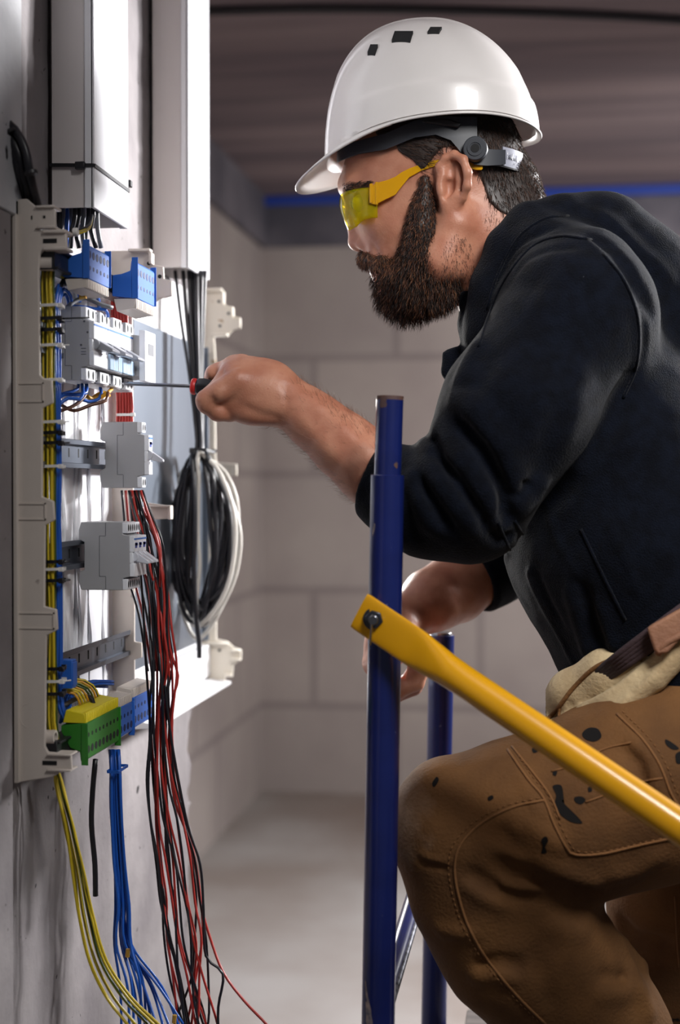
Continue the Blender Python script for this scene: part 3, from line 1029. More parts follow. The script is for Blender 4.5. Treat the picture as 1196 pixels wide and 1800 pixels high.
for k in range(7):
    z_ = CAM_Z - 0.246 - 0.0035 * (k // 3)
    wire([W(106 + 3 * k, 1270 - 2 * k, 1.60), (-0.575 + 0.004 * (k % 3), 1.66, z_), (-0.568 + 0.004 * (k % 3), 1.72, z_ + 0.004), (-0.560 + 0.004 * (k % 3), 1.77, z_ - 0.002)], 0.0018, M['w_blue'],
         'blue wire in the level bundle behind the green terminal block', 'wire', 'blue wires behind the green block', 'blue_wire')

# blue, brown, ochre and grey wires looping above and under the top breakers
LOOPS = [
    ([(98, 560), (100, 520), (112, 508), (124, 520), (126, 545)], 1.615, 'w_blue', 0.0022), ([(104, 556), (103, 528), (114, 517), (120, 530), (122, 548)], 1.625, 'w_blue', 0.0022),
    ([(96, 512), (108, 498), (124, 500), (138, 512), (140, 530)], 1.64, 'w_blue', 0.0022), ([(128, 512), (146, 508), (166, 518), (173, 526), (174, 540)], 1.66, 'w_blue', 0.0022),
    ([(118, 540), (134, 528), (152, 524), (174, 534), (198, 541)], 1.65, 'w_grey', 0.0028), ([(130, 538), (150, 540), (170, 543), (186, 545), (190, 556)], 1.66, 'w_blue', 0.0020),
    ([(100, 520), (112, 492), (130, 474), (150, 468), (148, 486), (128, 490)], 1.605, 'w_black', 0.0028), ([(98, 470), (106, 484), (122, 496), (140, 492), (150, 478)], 1.60, 'YG', 0.0020),
    ([(102, 462), (112, 480), (130, 488), (146, 484), (144, 470)], 1.61, 'YG', 0.0020), ([(96, 540), (102, 505), (118, 500)], 1.60, 'w_grey', 0.0020),
    ([(98, 705), (112, 694), (134, 694), (151, 690), (152, 676)], 1.64, 'w_blue', 0.0024), ([(98, 715), (120, 700), (140, 702), (146, 690), (144, 676)], 1.63, 'w_blue', 0.0022),
    ([(100, 695), (118, 690), (136, 684), (138, 672)], 1.66, 'w_blue', 0.0020), ([(100, 724), (124, 716), (140, 706), (150, 694), (152, 678)], 1.66, 'w_brown', 0.0022),
    ([(108, 712), (130, 722), (160, 712), (186, 704), (190, 690)], 1.69, 'w_brown', 0.0022), ([(140, 700), (156, 706), (172, 702), (178, 692), (176, 680)], 1.70, 'w_blue', 0.0022),
    ([(152, 696), (164, 702), (182, 696), (190, 690), (196, 684)], 1.71, 'w_orange', 0.0026), ([(156, 704), (170, 694), (184, 690), (192, 696)], 1.72, 'w_orange', 0.0022),
]
for pts, Y, c, r in LOOPS:
    up = pts[0][1] < 600
    mats = YG if c == 'YG' else M[c]
    word = {'w_blue': 'blue', 'w_grey': 'grey', 'w_black': 'black', 'YG': 'yellow and green', 'w_brown': 'brown', 'w_orange': 'ochre'}[c]
    wire([W(x, y, Y + 0.012 * i) for i, (x, y) in enumerate(pts)], r, mats, f"{word} wire looping {'above' if up else 'under'} the top row of breakers", 'wire',
         f"{word} wires {'above' if up else 'under'} the top breakers", word.replace(' and ', '_') + '_wire', stripe=({2, 3, 4}, 1) if c == 'YG' else None, step=0.006)
c = W(140, 522, 1.655)
tag(MB().cyl(c, c + Vector((0.008, 0, 0.001)), 0.0032, n=10).build('wire_ferrule', M['brass']), 'brass coloured ferrule on a grey wire above the top breakers', 'ferrule')

# cables dropping out of the nearer trunking
for k, (x, c) in enumerate(((104, 'w_black'), (110, 'w_grey'), (117, 'w_blue'), (124, 'w_grey'), (131, 'w_black'), (138, 'w_black'), (146, 'w_grey'), (155, 'w_black'), (163, 'w_black'), (170, 'w_grey'))):
    Y = 1.69 + 0.010 * (k % 4)
    word = {'w_blue': 'blue', 'w_grey': 'grey', 'w_black': 'black'}[c]
    wire([W(x, 345, Y), W(x + 1, 380, Y), W(x + R.uniform(-5, 2), 404, Y + 0.004), W(x + R.uniform(-9, 9), 436, Y + 0.012)], 0.0030, M[c],
         f'{word} cable dropping out of the nearer trunking behind the blue terminal block', 'cable', f'{word} cables out of the nearer trunking', f'{word}_cable')
for k, (c, d) in enumerate((('w_yellow', 0), ('w_grey', 4), ('w_yellow', 8), ('w_black', -3))):
    wire([W(108, 412 + d * 0.5, 1.595), W(122, 411 + d * 0.4, 1.60), W(140, 406 + d * 0.4, 1.61), W(156, 398 + d * 0.4, 1.63), W(162, 378, 1.69)], 0.0020, M[c],
         {'w_yellow': 'yellow wire crossing under the end of the nearer trunking', 'w_grey': 'grey wire crossing under the end of the nearer trunking',
          'w_black': 'black wire crossing under the end of the nearer trunking'}[c], 'wire', 'wires crossing under the nearer trunking', {'w_yellow': 'yellow', 'w_grey': 'grey', 'w_black': 'black'}[c] + '_wire')
c = W(133, 408, 1.602)
tag(MB().cyl(c - Vector((0.003, 0, 0)), c + Vector((0.003, 0, 0)), 0.0050, n=12).build('cable_tie', M['tie_white'], bevel=0.0008), 'white tie on the wires crossing under the nearer trunking', 'cable tie')

# black cables at the far left, sweeping behind the board top
for k, (pts, r) in enumerate((([(-40, 190), (0, 208), (26, 228), (44, 262), (54, 310), (64, 350), (70, 375)], 0.0050), ([(-40, 196), (0, 222), (18, 240), (34, 276), (48, 330), (58, 375)], 0.0055),
                              ([(-40, 232), (0, 246), (16, 258), (32, 290), (40, 340), (44, 375)], 0.0058), ([(-40, 240), (-4, 256), (14, 274), (28, 310), (50, 352), (62, 380)], 0.0042))):
    wire([W(x, y, 1.53 + 0.004 * k + 0.05 * max(0, (y - 300) / 75)) for x, y in pts], r, M['w_black'],
         'thick black cable in the bunch curving down behind the top of the near board', 'cable', 'black cables at the left edge', 'black_cable')
for (px, py, lb) in ((17, 236, 'black tie on the thick black cables at the left edge of the view'), (55, 304, 'black tie on the thick black cables just above the board')):
    c = W(px, py, 1.528)
    t_ = Vector((0.6, 0, -0.8)) if px < 30 else Vector((0.25, 0, -1))
    t_.normalize()
    tag(MB().cyl(c - t_ * 0.0022, c + t_ * 0.0022, 0.0098 if px < 30 else 0.0075, n=18).build('cable_tie', M['black'], bevel=0.0006), lb, 'cable tie')

# red wires behind and under the top row
for k in range(6):
    x = 197 + 5 * k
    wire([W(x, 506, 1.868), W(x + 1, 560, 1.868), W(x + 4 + R.uniform(-2, 2), 640, 1.868), W(x + 10, 700, 1.868), W(x + 9, 750, 1.866)], 0.0021, M['w_red'],
         'red wire in the upright bundle behind the top breakers', 'wire', 'red wires behind the top breakers', 'red_wire')
for (py, x0, x1, lb) in ((521, 194, 226, 'pale tie round the red wires above the top breakers'), (729, 206, 234, 'pale tie round the red wires just above the middle breaker')):
    a, b = W(x0, py, 1.864), W(x1, py, 1.864)
    zip_tie([(a.x, 1.864, a.z), (b.x, 1.864, a.z), (b.x, 1.872, a.z), (a.x, 1.872, a.z)], 0.0035, 0.001, M['tie_white'], lb, (b.x, 1.863, a.z), (0.003, 0.002, 0.0025), 'ties on the red wires')

# red and black wires hanging from the middle breaker
ENV = [(862, 226, 250), (905, 232, 264), (950, 240, 284), (1000, 246, 291), (1050, 250, 297), (1110, 254, 302), (1170, 256, 311), (1230, 258, 306), (1300, 260, 303), (1370, 258, 312),
       (1440, 264, 326), (1510, 272, 342), (1580, 282, 352), (1650, 288, 362), (1720, 292, 378), (1790, 292, 402), (1850, 290, 420)]
for k in range(19):
    red = k in (1, 4, 7, 10, 12, 14, 16, 18)
    f = (k + 0.5) / 19
    ph = R.uniform(0, 6)
    Y = 1.80 + R.uniform(-0.018, 0.018)
    pts = []
    last = R.uniform(0.15, 0.98)
    for i, (y, a, b) in enumerate(ENV):
        u = f + 0.16 * math.sin(ph + i * 0.55) + R.uniform(-0.05, 0.05)
        if y > 1640:
            u += (last - f) * (y - 1640) / 210
        u = min(1.0, max(0.0, u))
        pts.append(W(a + (b - a) * u, y + R.uniform(-8, 8) * (i > 0), Y + (R.uniform(-0.008, 0.008) if i > 1 else 0)))
    wire(pts, 0.00165, M['w_red'] if red else M['w_black'],
         f"{'red' if red else 'black'} wire in the loose red and black bunch hanging from the middle breaker", 'wire', f"{'red' if red else 'black'} wires hanging from the middle breaker",
         ('red' if red else 'black') + '_wire')
wire([W(x, y, Y) for x, y, Y in ((248, 862, 1.80), (262, 915, 1.80), (283, 985, 1.80), (294, 1070, 1.80), (299, 1140, 1.80), (313, 1188, 1.80), (303, 1235, 1.80), (297, 1310, 1.80), (306, 1400, 1.80),
                                 (330, 1470, 1.80), (345, 1530, 1.80), (353, 1590, 1.80), (370, 1650, 1.80), (393, 1710, 1.79), (430, 1760, 1.78), (470, 1802, 1.77), (500, 1840, 1.77))],
     0.0018, M['w_red'], 'red wire of the hanging bunch whose end swings out farthest to the right', 'wire', None, 'red_wire')
wire([W(x, y, Y) for x, y, Y in ((246, 862, 1.79), (258, 930, 1.79), (282, 1040, 1.79), (285, 1150, 1.79), (296, 1260, 1.79), (308, 1340, 1.79), (330, 1450, 1.79), (352, 1520, 1.79), (358, 1600, 1.79),
                                 (362, 1680, 1.79), (392, 1712, 1.785), (384, 1770, 1.78), (384, 1830, 1.78))],
     0.0018, M['w_black'], 'black wire of the hanging bunch that crosses the swung out red one', 'wire', None, 'black_wire')
for k in range(4):
    x = 214 + 7 * k
    red = k == 1
    wire([W(x, 862, 1.84), W(x + 5, 920, 1.84), W(x + 8 + 3 * k, 1000, 1.83), W(x + 30, 1080, 1.83), W(x + 46, 1180, 1.82)], 0.0018, M['w_red'] if red else M['w_black'],
         'red wire between the middle and lower breakers' if red else 'black wire between the middle and lower breakers', 'wire', None if red else 'black wires between the breakers', ('red' if red else 'black') + '_wire')

# hank of black and white cables under the farther trunking
def hank_cable(x0, color, loops, r, Y, tail=None, bias=0.0):
    pts = [W(x0, 476, Y), W(x0 + (348 - x0) * 0.25, 560, Y), W(x0 + (350 - x0) * 0.6, 660, Y), W(350 + (x0 - 338) * 0.25, 740, Y), W(351 + (x0 - 338) * 0.2, 792, Y - 0.004)]
    side = 1 if R.random() < 0.5 else -1
    for (wl, wr, bot, dy) in loops:
        YY = Y + dy
        a, b = (wl, wr) if side > 0 else (wr, wl)
        J = lambda s: R.uniform(-s, s)
        pts += [W(353 - side * a * 0.62, 840 + J(14), YY), W(353 - side * a + J(8), 925 + J(30), YY), W(353 - side * a * 0.80 + J(9), 1015 + J(26), YY + 0.004), W(352 + J(10), bot + J(14), YY + 0.006),
                W(353 + side * b * 0.78 + J(9), 1015 + J(26), YY + 0.010), W(353 + side * b + J(8), 925 + J(30), YY + 0.010), W(353 + side * b * 0.60, 840 + J(14), YY + 0.006), W(352 + J(4), 794, YY)]
    if tail:
        pts += [W(x, y, Y - 0.02) for x, y in tail]
    c = 'black' if color == 'w_black' else 'white'
    wire(pts, r, M[color], f'{c} cable coming out of the farther trunking and coiled in the hanging hank', 'cable', f'{c} cables in the hank', f'{c}_cable', step=0.014)


H = [(308, 'w_black', [(40, 30, 1075, -0.005)], 0.0026, 2.18), (322, 'w_black', [(50, 34, 1090, 0.0), (30, 40, 1060, 0.008)], 0.0034, 2.185), (334, 'w_white', [(60, 68, 1108, 0.016), (54, 58, 1096, 0.010)], 0.0034, 2.215),
     (332, 'w_black', [(36, 46, 1085, -0.004), (48, 24, 1070, 0.004)], 0.0036, 2.185), (346, 'w_black', [(24, 42, 1080, -0.010), (42, 44, 1094, 0.000)], 0.0036, 2.18),
     (344, 'w_white', [(48, 72, 1112, 0.018), (62, 46, 1104, 0.012)], 0.0036, 2.22), (354, 'w_black', [(14, 32, 1082, -0.012), (30, 46, 1066, -0.006)], 0.0038, 2.185), (339, 'w_black', [(20, 36, 1092, -0.008), (52, 40, 1076, 0.002)], 0.0036, 2.19),
     (360, 'w_black', [(38, 16, 1078, -0.014), (50, 40, 1088, 0.0)], 0.0038, 2.19), (352, 'w_white', [(6, 56, 1106, -0.030), (58, 64, 1098, 0.014)], 0.0034, 2.19), (349, 'w_black', [(33, 20, 1070, -0.012), (44, 48, 1084, 0.003)], 0.0034, 2.195)]
for x0, c, lo, r, Y in H:
    hank_cable(x0, c, lo, r, Y)
wire([W(338, 800, 2.165), W(342, 860, 2.155), W(343, 940, 2.15), W(341, 1000, 2.15), W(345, 1080, 2.15), W(350, 1130, 2.15), W(350, 1157, 2.15)], 0.0040, M['w_black'],
     'loose black cable end hanging below the hank', 'cable', None, 'black_cable')
a, b = W(333, 791, 2.16), W(372, 791, 2.16)
t = zip_tie([(a.x, 2.165, a.z - 0.002), (a.x + 0.012, 2.155, a.z + 0.002), (b.x - 0.008, 2.155, a.z), (b.x, 2.175, a.z - 0.003), (b.x - 0.006, 2.215, a.z), (a.x + 0.006, 2.215, a.z)], 0.0045, 0.0013, M['black'],
            'black tie round the neck of the cable hank', W(338, 792, 2.155), (0.004, 0.003, 0.004))

# screwdriver
tip, hs, he = W(214, 674, 1.752), W(339, 679, 1.749), W(432, 690, 1.748)
sd = empty('screwdriver', (tip + he) / 2, 'black handled screwdriver with a red collar held in the left fist', 'screwdriver')
ax = (he - hs).normalized()
m = MB()
m.tube([tip + (hs - tip) * t for t in (0, 0.04, 0.08, 0.5, 1.02)], [0.0012, 0.0022, 0.0024, 0.0024, 0.0024], n=12)
m.build('shaft', M['steel'], sd)
m = MB()
m.tube([hs - ax * 0.0015, hs, hs + ax * 0.0035, hs + ax * 0.005], [0.0090, 0.0104, 0.0104, 0.0092], n=16)
m.build('collar', M['red_print'], sd)
m = MB()
m.tube([hs + ax * t for t in (0.004, 0.006, 0.014, 0.026, 0.036, 0.055, 0.066, 0.069)], [0.0085, 0.0110, 0.0125, 0.0108, 0.0100, 0.0105, 0.0095, 0.0055], n=6)
m.build('handle', M['black'], sd, bevel=0.0012, angle=30)
# ================================================================ sculpting with distance fields
def Q(px, py, Y):
    return np.array(W(px, py, Y))


def smin(a, b, k):
    h = np.maximum(k - np.abs(a - b), 0.0) / k
    return np.minimum(a, b) - h * h * k * 0.25


class SDF:
    """a list of shapes blended in order; only the shapes near a block are evaluated there"""

    def __init__(s):
        s.ops = []

    def _push(s, kind, fn, k, c, R):
        s.ops.append((kind, fn, k, np.array(c, float), float(R)))
        return s

    def cone(s, a, b, ra, rb, k=0.02, kind='add', sy=1.0):
        a, b = np.array(a, float), np.array(b, float)
        S = np.array([1, 1 / sy, 1.0])
        A, B = a * S, b * S
        ba = B - A
        L = max(ba @ ba, 1e-12)

        def fn(P):
            p = P * S - A
            t = np.clip(p @ ba / L, 0, 1)
            q = p - t[:, None] * ba
            return np.sqrt((q * q).sum(1)) - (ra + t * (rb - ra))
        return s._push(kind, fn, k, (a + b) / 2, (np.linalg.norm(a - b) / 2 + max(ra, rb)) * max(1, sy))

    def chain(s, pts, k=0.012, kind='add', sy=1.0, first_k=None):
        """pts: (px, py, Y, r)"""
        if len(pts) == 1:
            p = pts[0]
            return s.cone(Q(*p[:3]), Q(*p[:3]), p[3], p[3], k, kind, sy)
        for i in range(len(pts) - 1):
            a, b = pts[i], pts[i + 1]
            s.cone(Q(*a[:3]), Q(*b[:3]), a[3], b[3], first_k if (i == 0 and first_k) else k, kind, sy)
        return s

    def ell(s, c, r, k=0.02, kind='add', rot=0.0, rotz=0.0):
        """ellipsoid at (px, py, Y); rot turns it in the x-z plane, rotz about the vertical"""
        c = Q(*c)
        r = np.array(r, float)
        ca, sa = math.cos(rot), math.sin(rot)
        cb, sb = math.cos(rotz), math.sin(rotz)
        Rm = np.array([[ca, 0, sa], [0, 1, 0], [-sa, 0, ca]]) @ np.array([[cb, sb, 0], [-sb, cb, 0], [0, 0, 1]])

        def fn(P):
            p = (P - c) @ Rm.T
            k0 = np.sqrt(((p / r) ** 2).sum(1))
            k1 = np.sqrt(((p / (r * r)) ** 2).sum(1)) + 1e-9
            return np.where(k0 < 1e-3, -r.min(), k0 * (k0 - 1.0) / k1)
        return s._push(kind, fn, k, c, r.max())

    def plane(s, p, n, k=0.004):
        """cut away the side the normal points to"""
        p, n = np.array(p, float), np.array(n, float)
        n = n / np.linalg.norm(n)
        return s._push('cut', lambda P: (P - p) @ n, k, p, 9.0)

    def func(s, fn, k, kind, c=(0, 2, 1), R=9.0):
        return s._push(kind, fn, k, c, R)

    def local_plane(s, p, n, rad, k=0.004):
        """cut away the side the normal points to, only inside a ball of this radius"""
        p, n = np.array(p, float), np.array(n, float)
        n = n / np.linalg.norm(n)

        def fn(P):
            q = P - p
            return np.maximum(-(q @ n), np.sqrt((q * q).sum(1)) - rad)
        return s._push('sub', fn, k, p, rad)

    def fold(s, pts, amp, width):
        """raise (or, with a negative amp, press in) a soft ridge along 3-d points"""
        P3 = [np.array(p, float) for p in pts]
        c = sum(P3) / len(P3)
        R = max(np.linalg.norm(p - c) for p in P3) + 2.6 * width

        def fn(P):
            best = None
            n = len(P3) - 1
            for i in range(n):
                a, b = P3[i], P3[i + 1]
                ba = b - a
                t = np.clip((P - a) @ ba / max(ba @ ba, 1e-12), 0, 1)
                q = P - a - t[:, None] * ba
                u = (i + t) / n
                taper = np.clip(4.5 * np.minimum(u + 0.02, 1.02 - u), 0, 1)
                v = taper * np.exp(-(q * q).sum(1) / (width * width))
                best = v if best is None else np.maximum(best, v)
            return amp * best
        return s._push('disp', fn, 0, c, R)

    def noise(s, amp, scale, seed):
        return s._push('disp', lambda P: amp * vnoise(P * scale, seed), 0, (0, 2, 1), 9.0)

    def pick(s, c, half):
        return [o for o in s.ops if np.linalg.norm(o[3] - c) - o[4] - half < 0.06]

    @staticmethod
    def run(ops, P):
        d = np.full(len(P), 1.0)
        for kind, fn, k, _, _ in ops:
            v = fn(P)
            if kind == 'add':
                d = smin(d, v, k) if k > 0 else np.minimum(d, v)
            elif kind == 'sub':
                d = -smin(-d, v, k)
            elif kind == 'cut':
                d = -smin(-d, -v, k)
            else:
                d = d - v
        return d

    def __call__(s, P):
        return s.run(s.ops, P)

    def hit(s, pix, y0=1.2, y1=2.5):
        """where the rays through the picture points meet the surface"""
        D = np.array([np.array(ray(*p)) / ray(*p).y for p in pix])
        O = np.array(_C)
        t = np.full(len(pix), y0)
        for _ in range(90):
            d = s(O + D * t[:, None])
            t = np.minimum(t + np.maximum(d, -0.01) * 0.75, y1)
        return O + D * t[:, None]

    def folds(s, lines):
        """lines: (list of picture points, amp, width); laid on the surface as it is now"""
        flat = [p for ln in lines for p in ln[0]]
        H = s.hit(flat)
        i = 0
        new = []
        for pts, amp, width in lines:
            new.append(([H[i + j] for j in range(len(pts))], amp, width))
            i += len(pts)
        for pts, amp, width in new:
            s.fold(pts, amp, width)
        return s

    def mesh(s, lo, hi, h, B=24):
        lo, hi = np.array(lo, float), np.array(hi, float)
        nb = np.ceil((hi - lo) / (h * B)).astype(int)
        N = nb * B + 2
        half = 0.5 * math.sqrt(3) * B * h
        g = np.arange(B + 1) * h
        GX, GY, GZ = np.meshgrid(g, g, g, indexing='ij')
        base = np.stack([GX.ravel(), GY.ravel(), GZ.ravel()], 1)
        keys, verts, faces = [], [], []
        offs = [(0, 0, 0), (1, 0, 0), (0, 1, 0), (1, 1, 0), (0, 0, 1), (1, 0, 1), (0, 1, 1), (1, 1, 1)]
        edges = [(0, 1), (2, 3), (4, 5), (6, 7), (0, 2), (1, 3), (4, 6), (5, 7), (0, 4), (1, 5), (2, 6), (3, 7)]
        OF = np.array(offs, float)

        def key(ix):
            return (ix[:, 0] * N[1] + ix[:, 1]) * N[2] + ix[:, 2]
        for bi in range(nb[0]):
            for bj in range(nb[1]):
                for bk in range(nb[2]):
                    o = np.array([bi, bj, bk]) * B
                    org = lo + o * h
                    c = org + 0.5 * B * h
                    ops = s.pick(c, half)
                    if not any(q[0] == 'add' for q in ops):
                        continue
                    if abs(s.run(ops, c[None])[0]) > half * 1.7 + 0.012:
                        continue
                    d = s.run(ops, base + org).reshape(B + 1, B + 1, B + 1)
                    sg = d < 0
                    cor = [sg[a:a + B, b:b + B, e:e + B] for a, b, e in offs]
                    cnt = sum(q.astype(np.int8) for q in cor)
                    act = (cnt > 0) & (cnt < 8)
                    if not act.any():
                        continue
                    I = np.argwhere(act)
                    D = np.stack([d[I[:, 0] + a, I[:, 1] + b, I[:, 2] + e] for a, b, e in offs], 1)
                    acc = np.zeros((len(I), 3))
                    n = np.zeros(len(I))
                    for a, b in edges:
                        cr = (D[:, a] < 0) != (D[:, b] < 0)
                        den = D[:, a] - D[:, b]
                        t = np.where(cr, D[:, a] / np.where(den == 0, 1, den), 0)
                        acc += cr[:, None] * (OF[a] + t[:, None] * (OF[b] - OF[a]))
                        n += cr
                    verts.append(org + (I + acc / n[:, None]) * h)
                    keys.append(key(I + o))
                    for ax in range(3):
                        u, v = (ax + 1) % 3, (ax + 2) % 3
                        sl0 = [slice(0, B)] * 3
                        sl1 = [slice(0, B)] * 3
                        sl1[ax] = slice(1, B + 1)
                        s0, s1 = sg[tuple(sl0)], sg[tuple(sl1)]
                        E = np.argwhere(s0 != s1)
                        if not len(E):
                            continue
                        flip = s0[E[:, 0], E[:, 1], E[:, 2]]
                        G = E + o
                        du, dv = np.zeros(3, int), np.zeros(3, int)
                        du[u], dv[v] = 1, 1
                        ok = (G[:, u] > 0) & (G[:, v] > 0)
                        G, flip = G[ok], flip[ok]
                        q = np.stack([key(G), key(G - du), key(G - du - dv), key(G - dv)], 1)
                        q[~flip] = q[~flip][:, ::-1]
                        faces.append(q)
        keys, verts, faces = np.concatenate(keys), np.concatenate(verts), np.concatenate(faces)
        od = np.argsort(keys)
        ks = keys[od]
        idx = np.clip(np.searchsorted(ks, faces), 0, len(ks) - 1)
        good = (ks[idx] == faces).all(1)
        return verts[od], idx[good]


def keep_largest(V, F):
    """drop stray crumbs: keep the biggest connected piece"""
    lab = np.arange(len(V))
    fl = F.ravel()
    for _ in range(400):
        m = np.repeat(lab[F].min(1), F.shape[1])
        new = lab.copy()
        od = np.argsort(-m, kind='stable')
        new[fl[od]] = m[od]
        new = np.minimum(new, lab)
        for _k in range(6):
            new = new[new]
        if (new == lab).all():
            break
        lab = new
    ids, cnt = np.unique(lab, return_counts=True)
    k = ids[cnt.argmax()]
    keep = lab == k
    mp = np.cumsum(keep) - 1
    return V[keep], mp[F[keep[F[:, 0]]]]


def relax(V, F, it=1, w=0.5):
    src = np.concatenate([F[:, 0], F[:, 1], F[:, 2], F[:, 3], F[:, 1], F[:, 2], F[:, 3], F[:, 0]])
    dst = np.concatenate([F[:, 1], F[:, 2], F[:, 3], F[:, 0], F[:, 0], F[:, 1], F[:, 2], F[:, 3]])
    n = np.maximum(np.bincount(src, minlength=len(V)), 1)
    for _ in range(it):
        acc = np.stack([np.bincount(src, V[dst, i], minlength=len(V)) for i in range(3)], 1)
        V = V + w * (acc / n[:, None] - V)
    return V


def np_mesh(name, V, F):
    me = bpy.data.meshes.new(name)
    V = np.ascontiguousarray(V, np.float32)
    F = np.ascontiguousarray(F, np.int32)
    k = F.shape[1]
    me.vertices.add(len(V))
    me.vertices.foreach_set('co', V.ravel())
    me.loops.add(F.size)
    me.loops.foreach_set('vertex_index', F.ravel())
    me.polygons.add(len(F))
    me.polygons.foreach_set('loop_start', np.arange(len(F), dtype=np.int32) * k)
    me.update(calc_edges=True)
    me.validate()
    return me


def sculpt(name, sdf, lo, hi, h, mats, parent, it=1, whole=True):
    V, F = sdf.mesh(lo, hi, h)
    if whole:
        V, F = keep_largest(V, F)
    if it:
        V = relax(V, F, it)
    return link_mesh(name, np_mesh(name, V, F), mats, parent, angle=0), V, F


def tri_sample(V, F, n, weight=None):
    """random points on a quad mesh with their normals"""
    a, b, c, d = V[F[:, 0]], V[F[:, 1]], V[F[:, 2]], V[F[:, 3]]
    nr = np.cross(c - a, d - b)
    ar = np.linalg.norm(nr, axis=1) + 1e-12
    w = ar * (weight((a + b + c + d) / 4, nr / ar[:, None]) if weight is not None else 1.0)
    i = rng.choice(len(F), n, p=w / w.sum())
    u, v = rng.random((n, 1)), rng.random((n, 1))
    P = (a[i] * (1 - u) + b[i] * u) * (1 - v) + (d[i] * (1 - u) + c[i] * u) * v
    return P, nr[i] / ar[i][:, None]


def strands(name, P, D0, D1, L, r, mats, parent, seg=4, mi=None, jitter=0.15, curl=0.0):
    """tapered hairs: start direction D0, end direction D1, length L, root radius r"""
    n = len(P)
    D0 = D0 + rng.normal(0, jitter, (n, 3))
    D0 /= np.linalg.norm(D0, axis=1)[:, None]
    D1 = D1 + rng.normal(0, jitter, (n, 3))
    D1 /= np.linalg.norm(D1, axis=1)[:, None]
    pts = [P]
    ph = rng.random((n, 1)) * 6.28
    axis = np.cross(D1, rng.normal(0, 1, (n, 3)))
    axis /= np.linalg.norm(axis, axis=1)[:, None] + 1e-9
    for s_ in range(seg):
        t = (s_ + 0.5) / seg
        d = D0 * (1 - t) + D1 * t + axis * curl * np.sin(ph + t * 5)
        d /= np.linalg.norm(d, axis=1)[:, None]
        pts.append(pts[-1] + d * (L / seg)[:, None])
    T = D1
    u = np.cross(T, np.array([0.3, 0.9, 0.2]))
    u /= np.linalg.norm(u, axis=1)[:, None] + 1e-9
    w = np.cross(T, u)
    vs = []
    for s_ in range(seg):
        rr = (r * (1 - 0.75 * s_ / seg))[:, None]
        for k in range(3):
            an = 2.0944 * k
            vs.append(pts[s_] + (u * math.cos(an) + w * math.sin(an)) * rr)
    vs.append(pts[seg])
    V = np.stack(vs, 1).reshape(-1, 3)
    per = 3 * seg + 1
    b = (np.arange(n) * per)[:, None]
    quads = []
    for s_ in range(seg - 1):
        for k in range(3):
            quads.append(np.concatenate([b + 3 * s_ + k, b + 3 * s_ + (k + 1) % 3, b + 3 * (s_ + 1) + (k + 1) % 3, b + 3 * (s_ + 1) + k], 1))
    tips = [np.concatenate([b + 3 * (seg - 1) + k, b + 3 * (seg - 1) + (k + 1) % 3, b + per - 1], 1) for k in range(3)]
    Fq, Ft = np.stack(quads, 1).reshape(-1, 4), np.stack(tips, 1).reshape(-1, 3)
    me = bpy.data.meshes.new(name)
    me.vertices.add(len(V))
    me.vertices.foreach_set('co', np.ascontiguousarray(V, np.float32).ravel())
    lv = np.concatenate([Fq.ravel(), Ft.ravel()]).astype(np.int32)
    me.loops.add(len(lv))
    me.loops.foreach_set('vertex_index', lv)
    st = np.concatenate([np.arange(len(Fq)) * 4, len(Fq) * 4 + np.arange(len(Ft)) * 3]).astype(np.int32)
    me.polygons.add(len(st))
    me.polygons.foreach_set('loop_start', st)
    if mi is not None:
        mq = np.repeat(mi, len(quads))
        mt = np.repeat(mi, 3)
        me.polygons.foreach_set('material_index', np.concatenate([mq, mt]).astype(np.int32))
    me.update(calc_edges=True)
    return link_mesh(name, me, mats, parent, angle=0)


def poly_field(pix, Y):
    """signed distance (x-z plane) to a polygon given in picture points at depth Y"""
    pts = np.array([(W(x, y, Y).x, W(x, y, Y).z) for x, y in pix])

    def fn(P):
        p = P[:, [0, 2]]
        d = np.full(len(p), 1e9)
        s_ = np.ones(len(p))
        n = len(pts)
        for i in range(n):
            a, b = pts[i], pts[i - 1]
            e, w = b - a, p - a
            t = np.clip(w @ e / (e @ e), 0, 1)
            q = w - t[:, None] * e
            d = np.minimum(d, (q * q).sum(1))
            c1, c2, c3 = p[:, 1] >= a[1], p[:, 1] < b[1], e[0] * w[:, 1] > e[1] * w[:, 0]
            fl = (c1 & c2 & c3) | (~c1 & ~c2 & ~c3)
            s_ = np.where(fl, -s_, s_)
        return s_ * np.sqrt(d)
    return fn
# ================================================================ the electrician
M['skin'] = mat('skin', rgb(190, 134, 108), 0.46, col2=rgb(172, 112, 88), vscale=34, bump=0.12, bscale=420, sss=0.12, detail=4,
                spots=[(230, 0.715, rgb(176, 112, 90))])
M['fleece'] = mat('navy_black_fleece', rgb(10, 14, 24), 0.9, col2=rgb(6, 8, 15), vscale=60, bump=0.6, bscale=520, sheen=0.06, spec=0.08,
                  spots=[(150, 0.80, rgb(120, 124, 134))])
M['canvas'] = mat('brown_duck_canvas', rgb(116, 80, 45), 0.85, col2=rgb(86, 58, 33), vscale=9, bump=0.35, bscale=260, spec=0.25,
                  spots=[(22, 0.735, rgb(24, 20, 20))])
add_dust_or_shade(M['canvas'], tuple(W(700, 1440, 1.66)), 0.075, rgb(150, 124, 104), 0.75)
M['canvas_seam'] = mat('brown_seam_thread', rgb(124, 84, 46), 0.85, bump=0.3, bscale=400)
M['lining'] = mat('cream_lining_cloth', rgb(188, 168, 132), 0.9, col2=rgb(160, 138, 104), vscale=16, bump=0.35, bscale=200)
M['leather'] = mat('tan_leather', rgb(150, 108, 82), 0.7, col2=rgb(128, 88, 66), vscale=22, bump=0.3, bscale=160)
M['rib'] = mat('dark_maroon_rib_knit', rgb(54, 38, 42), 0.9, bump=0.3, bscale=300)
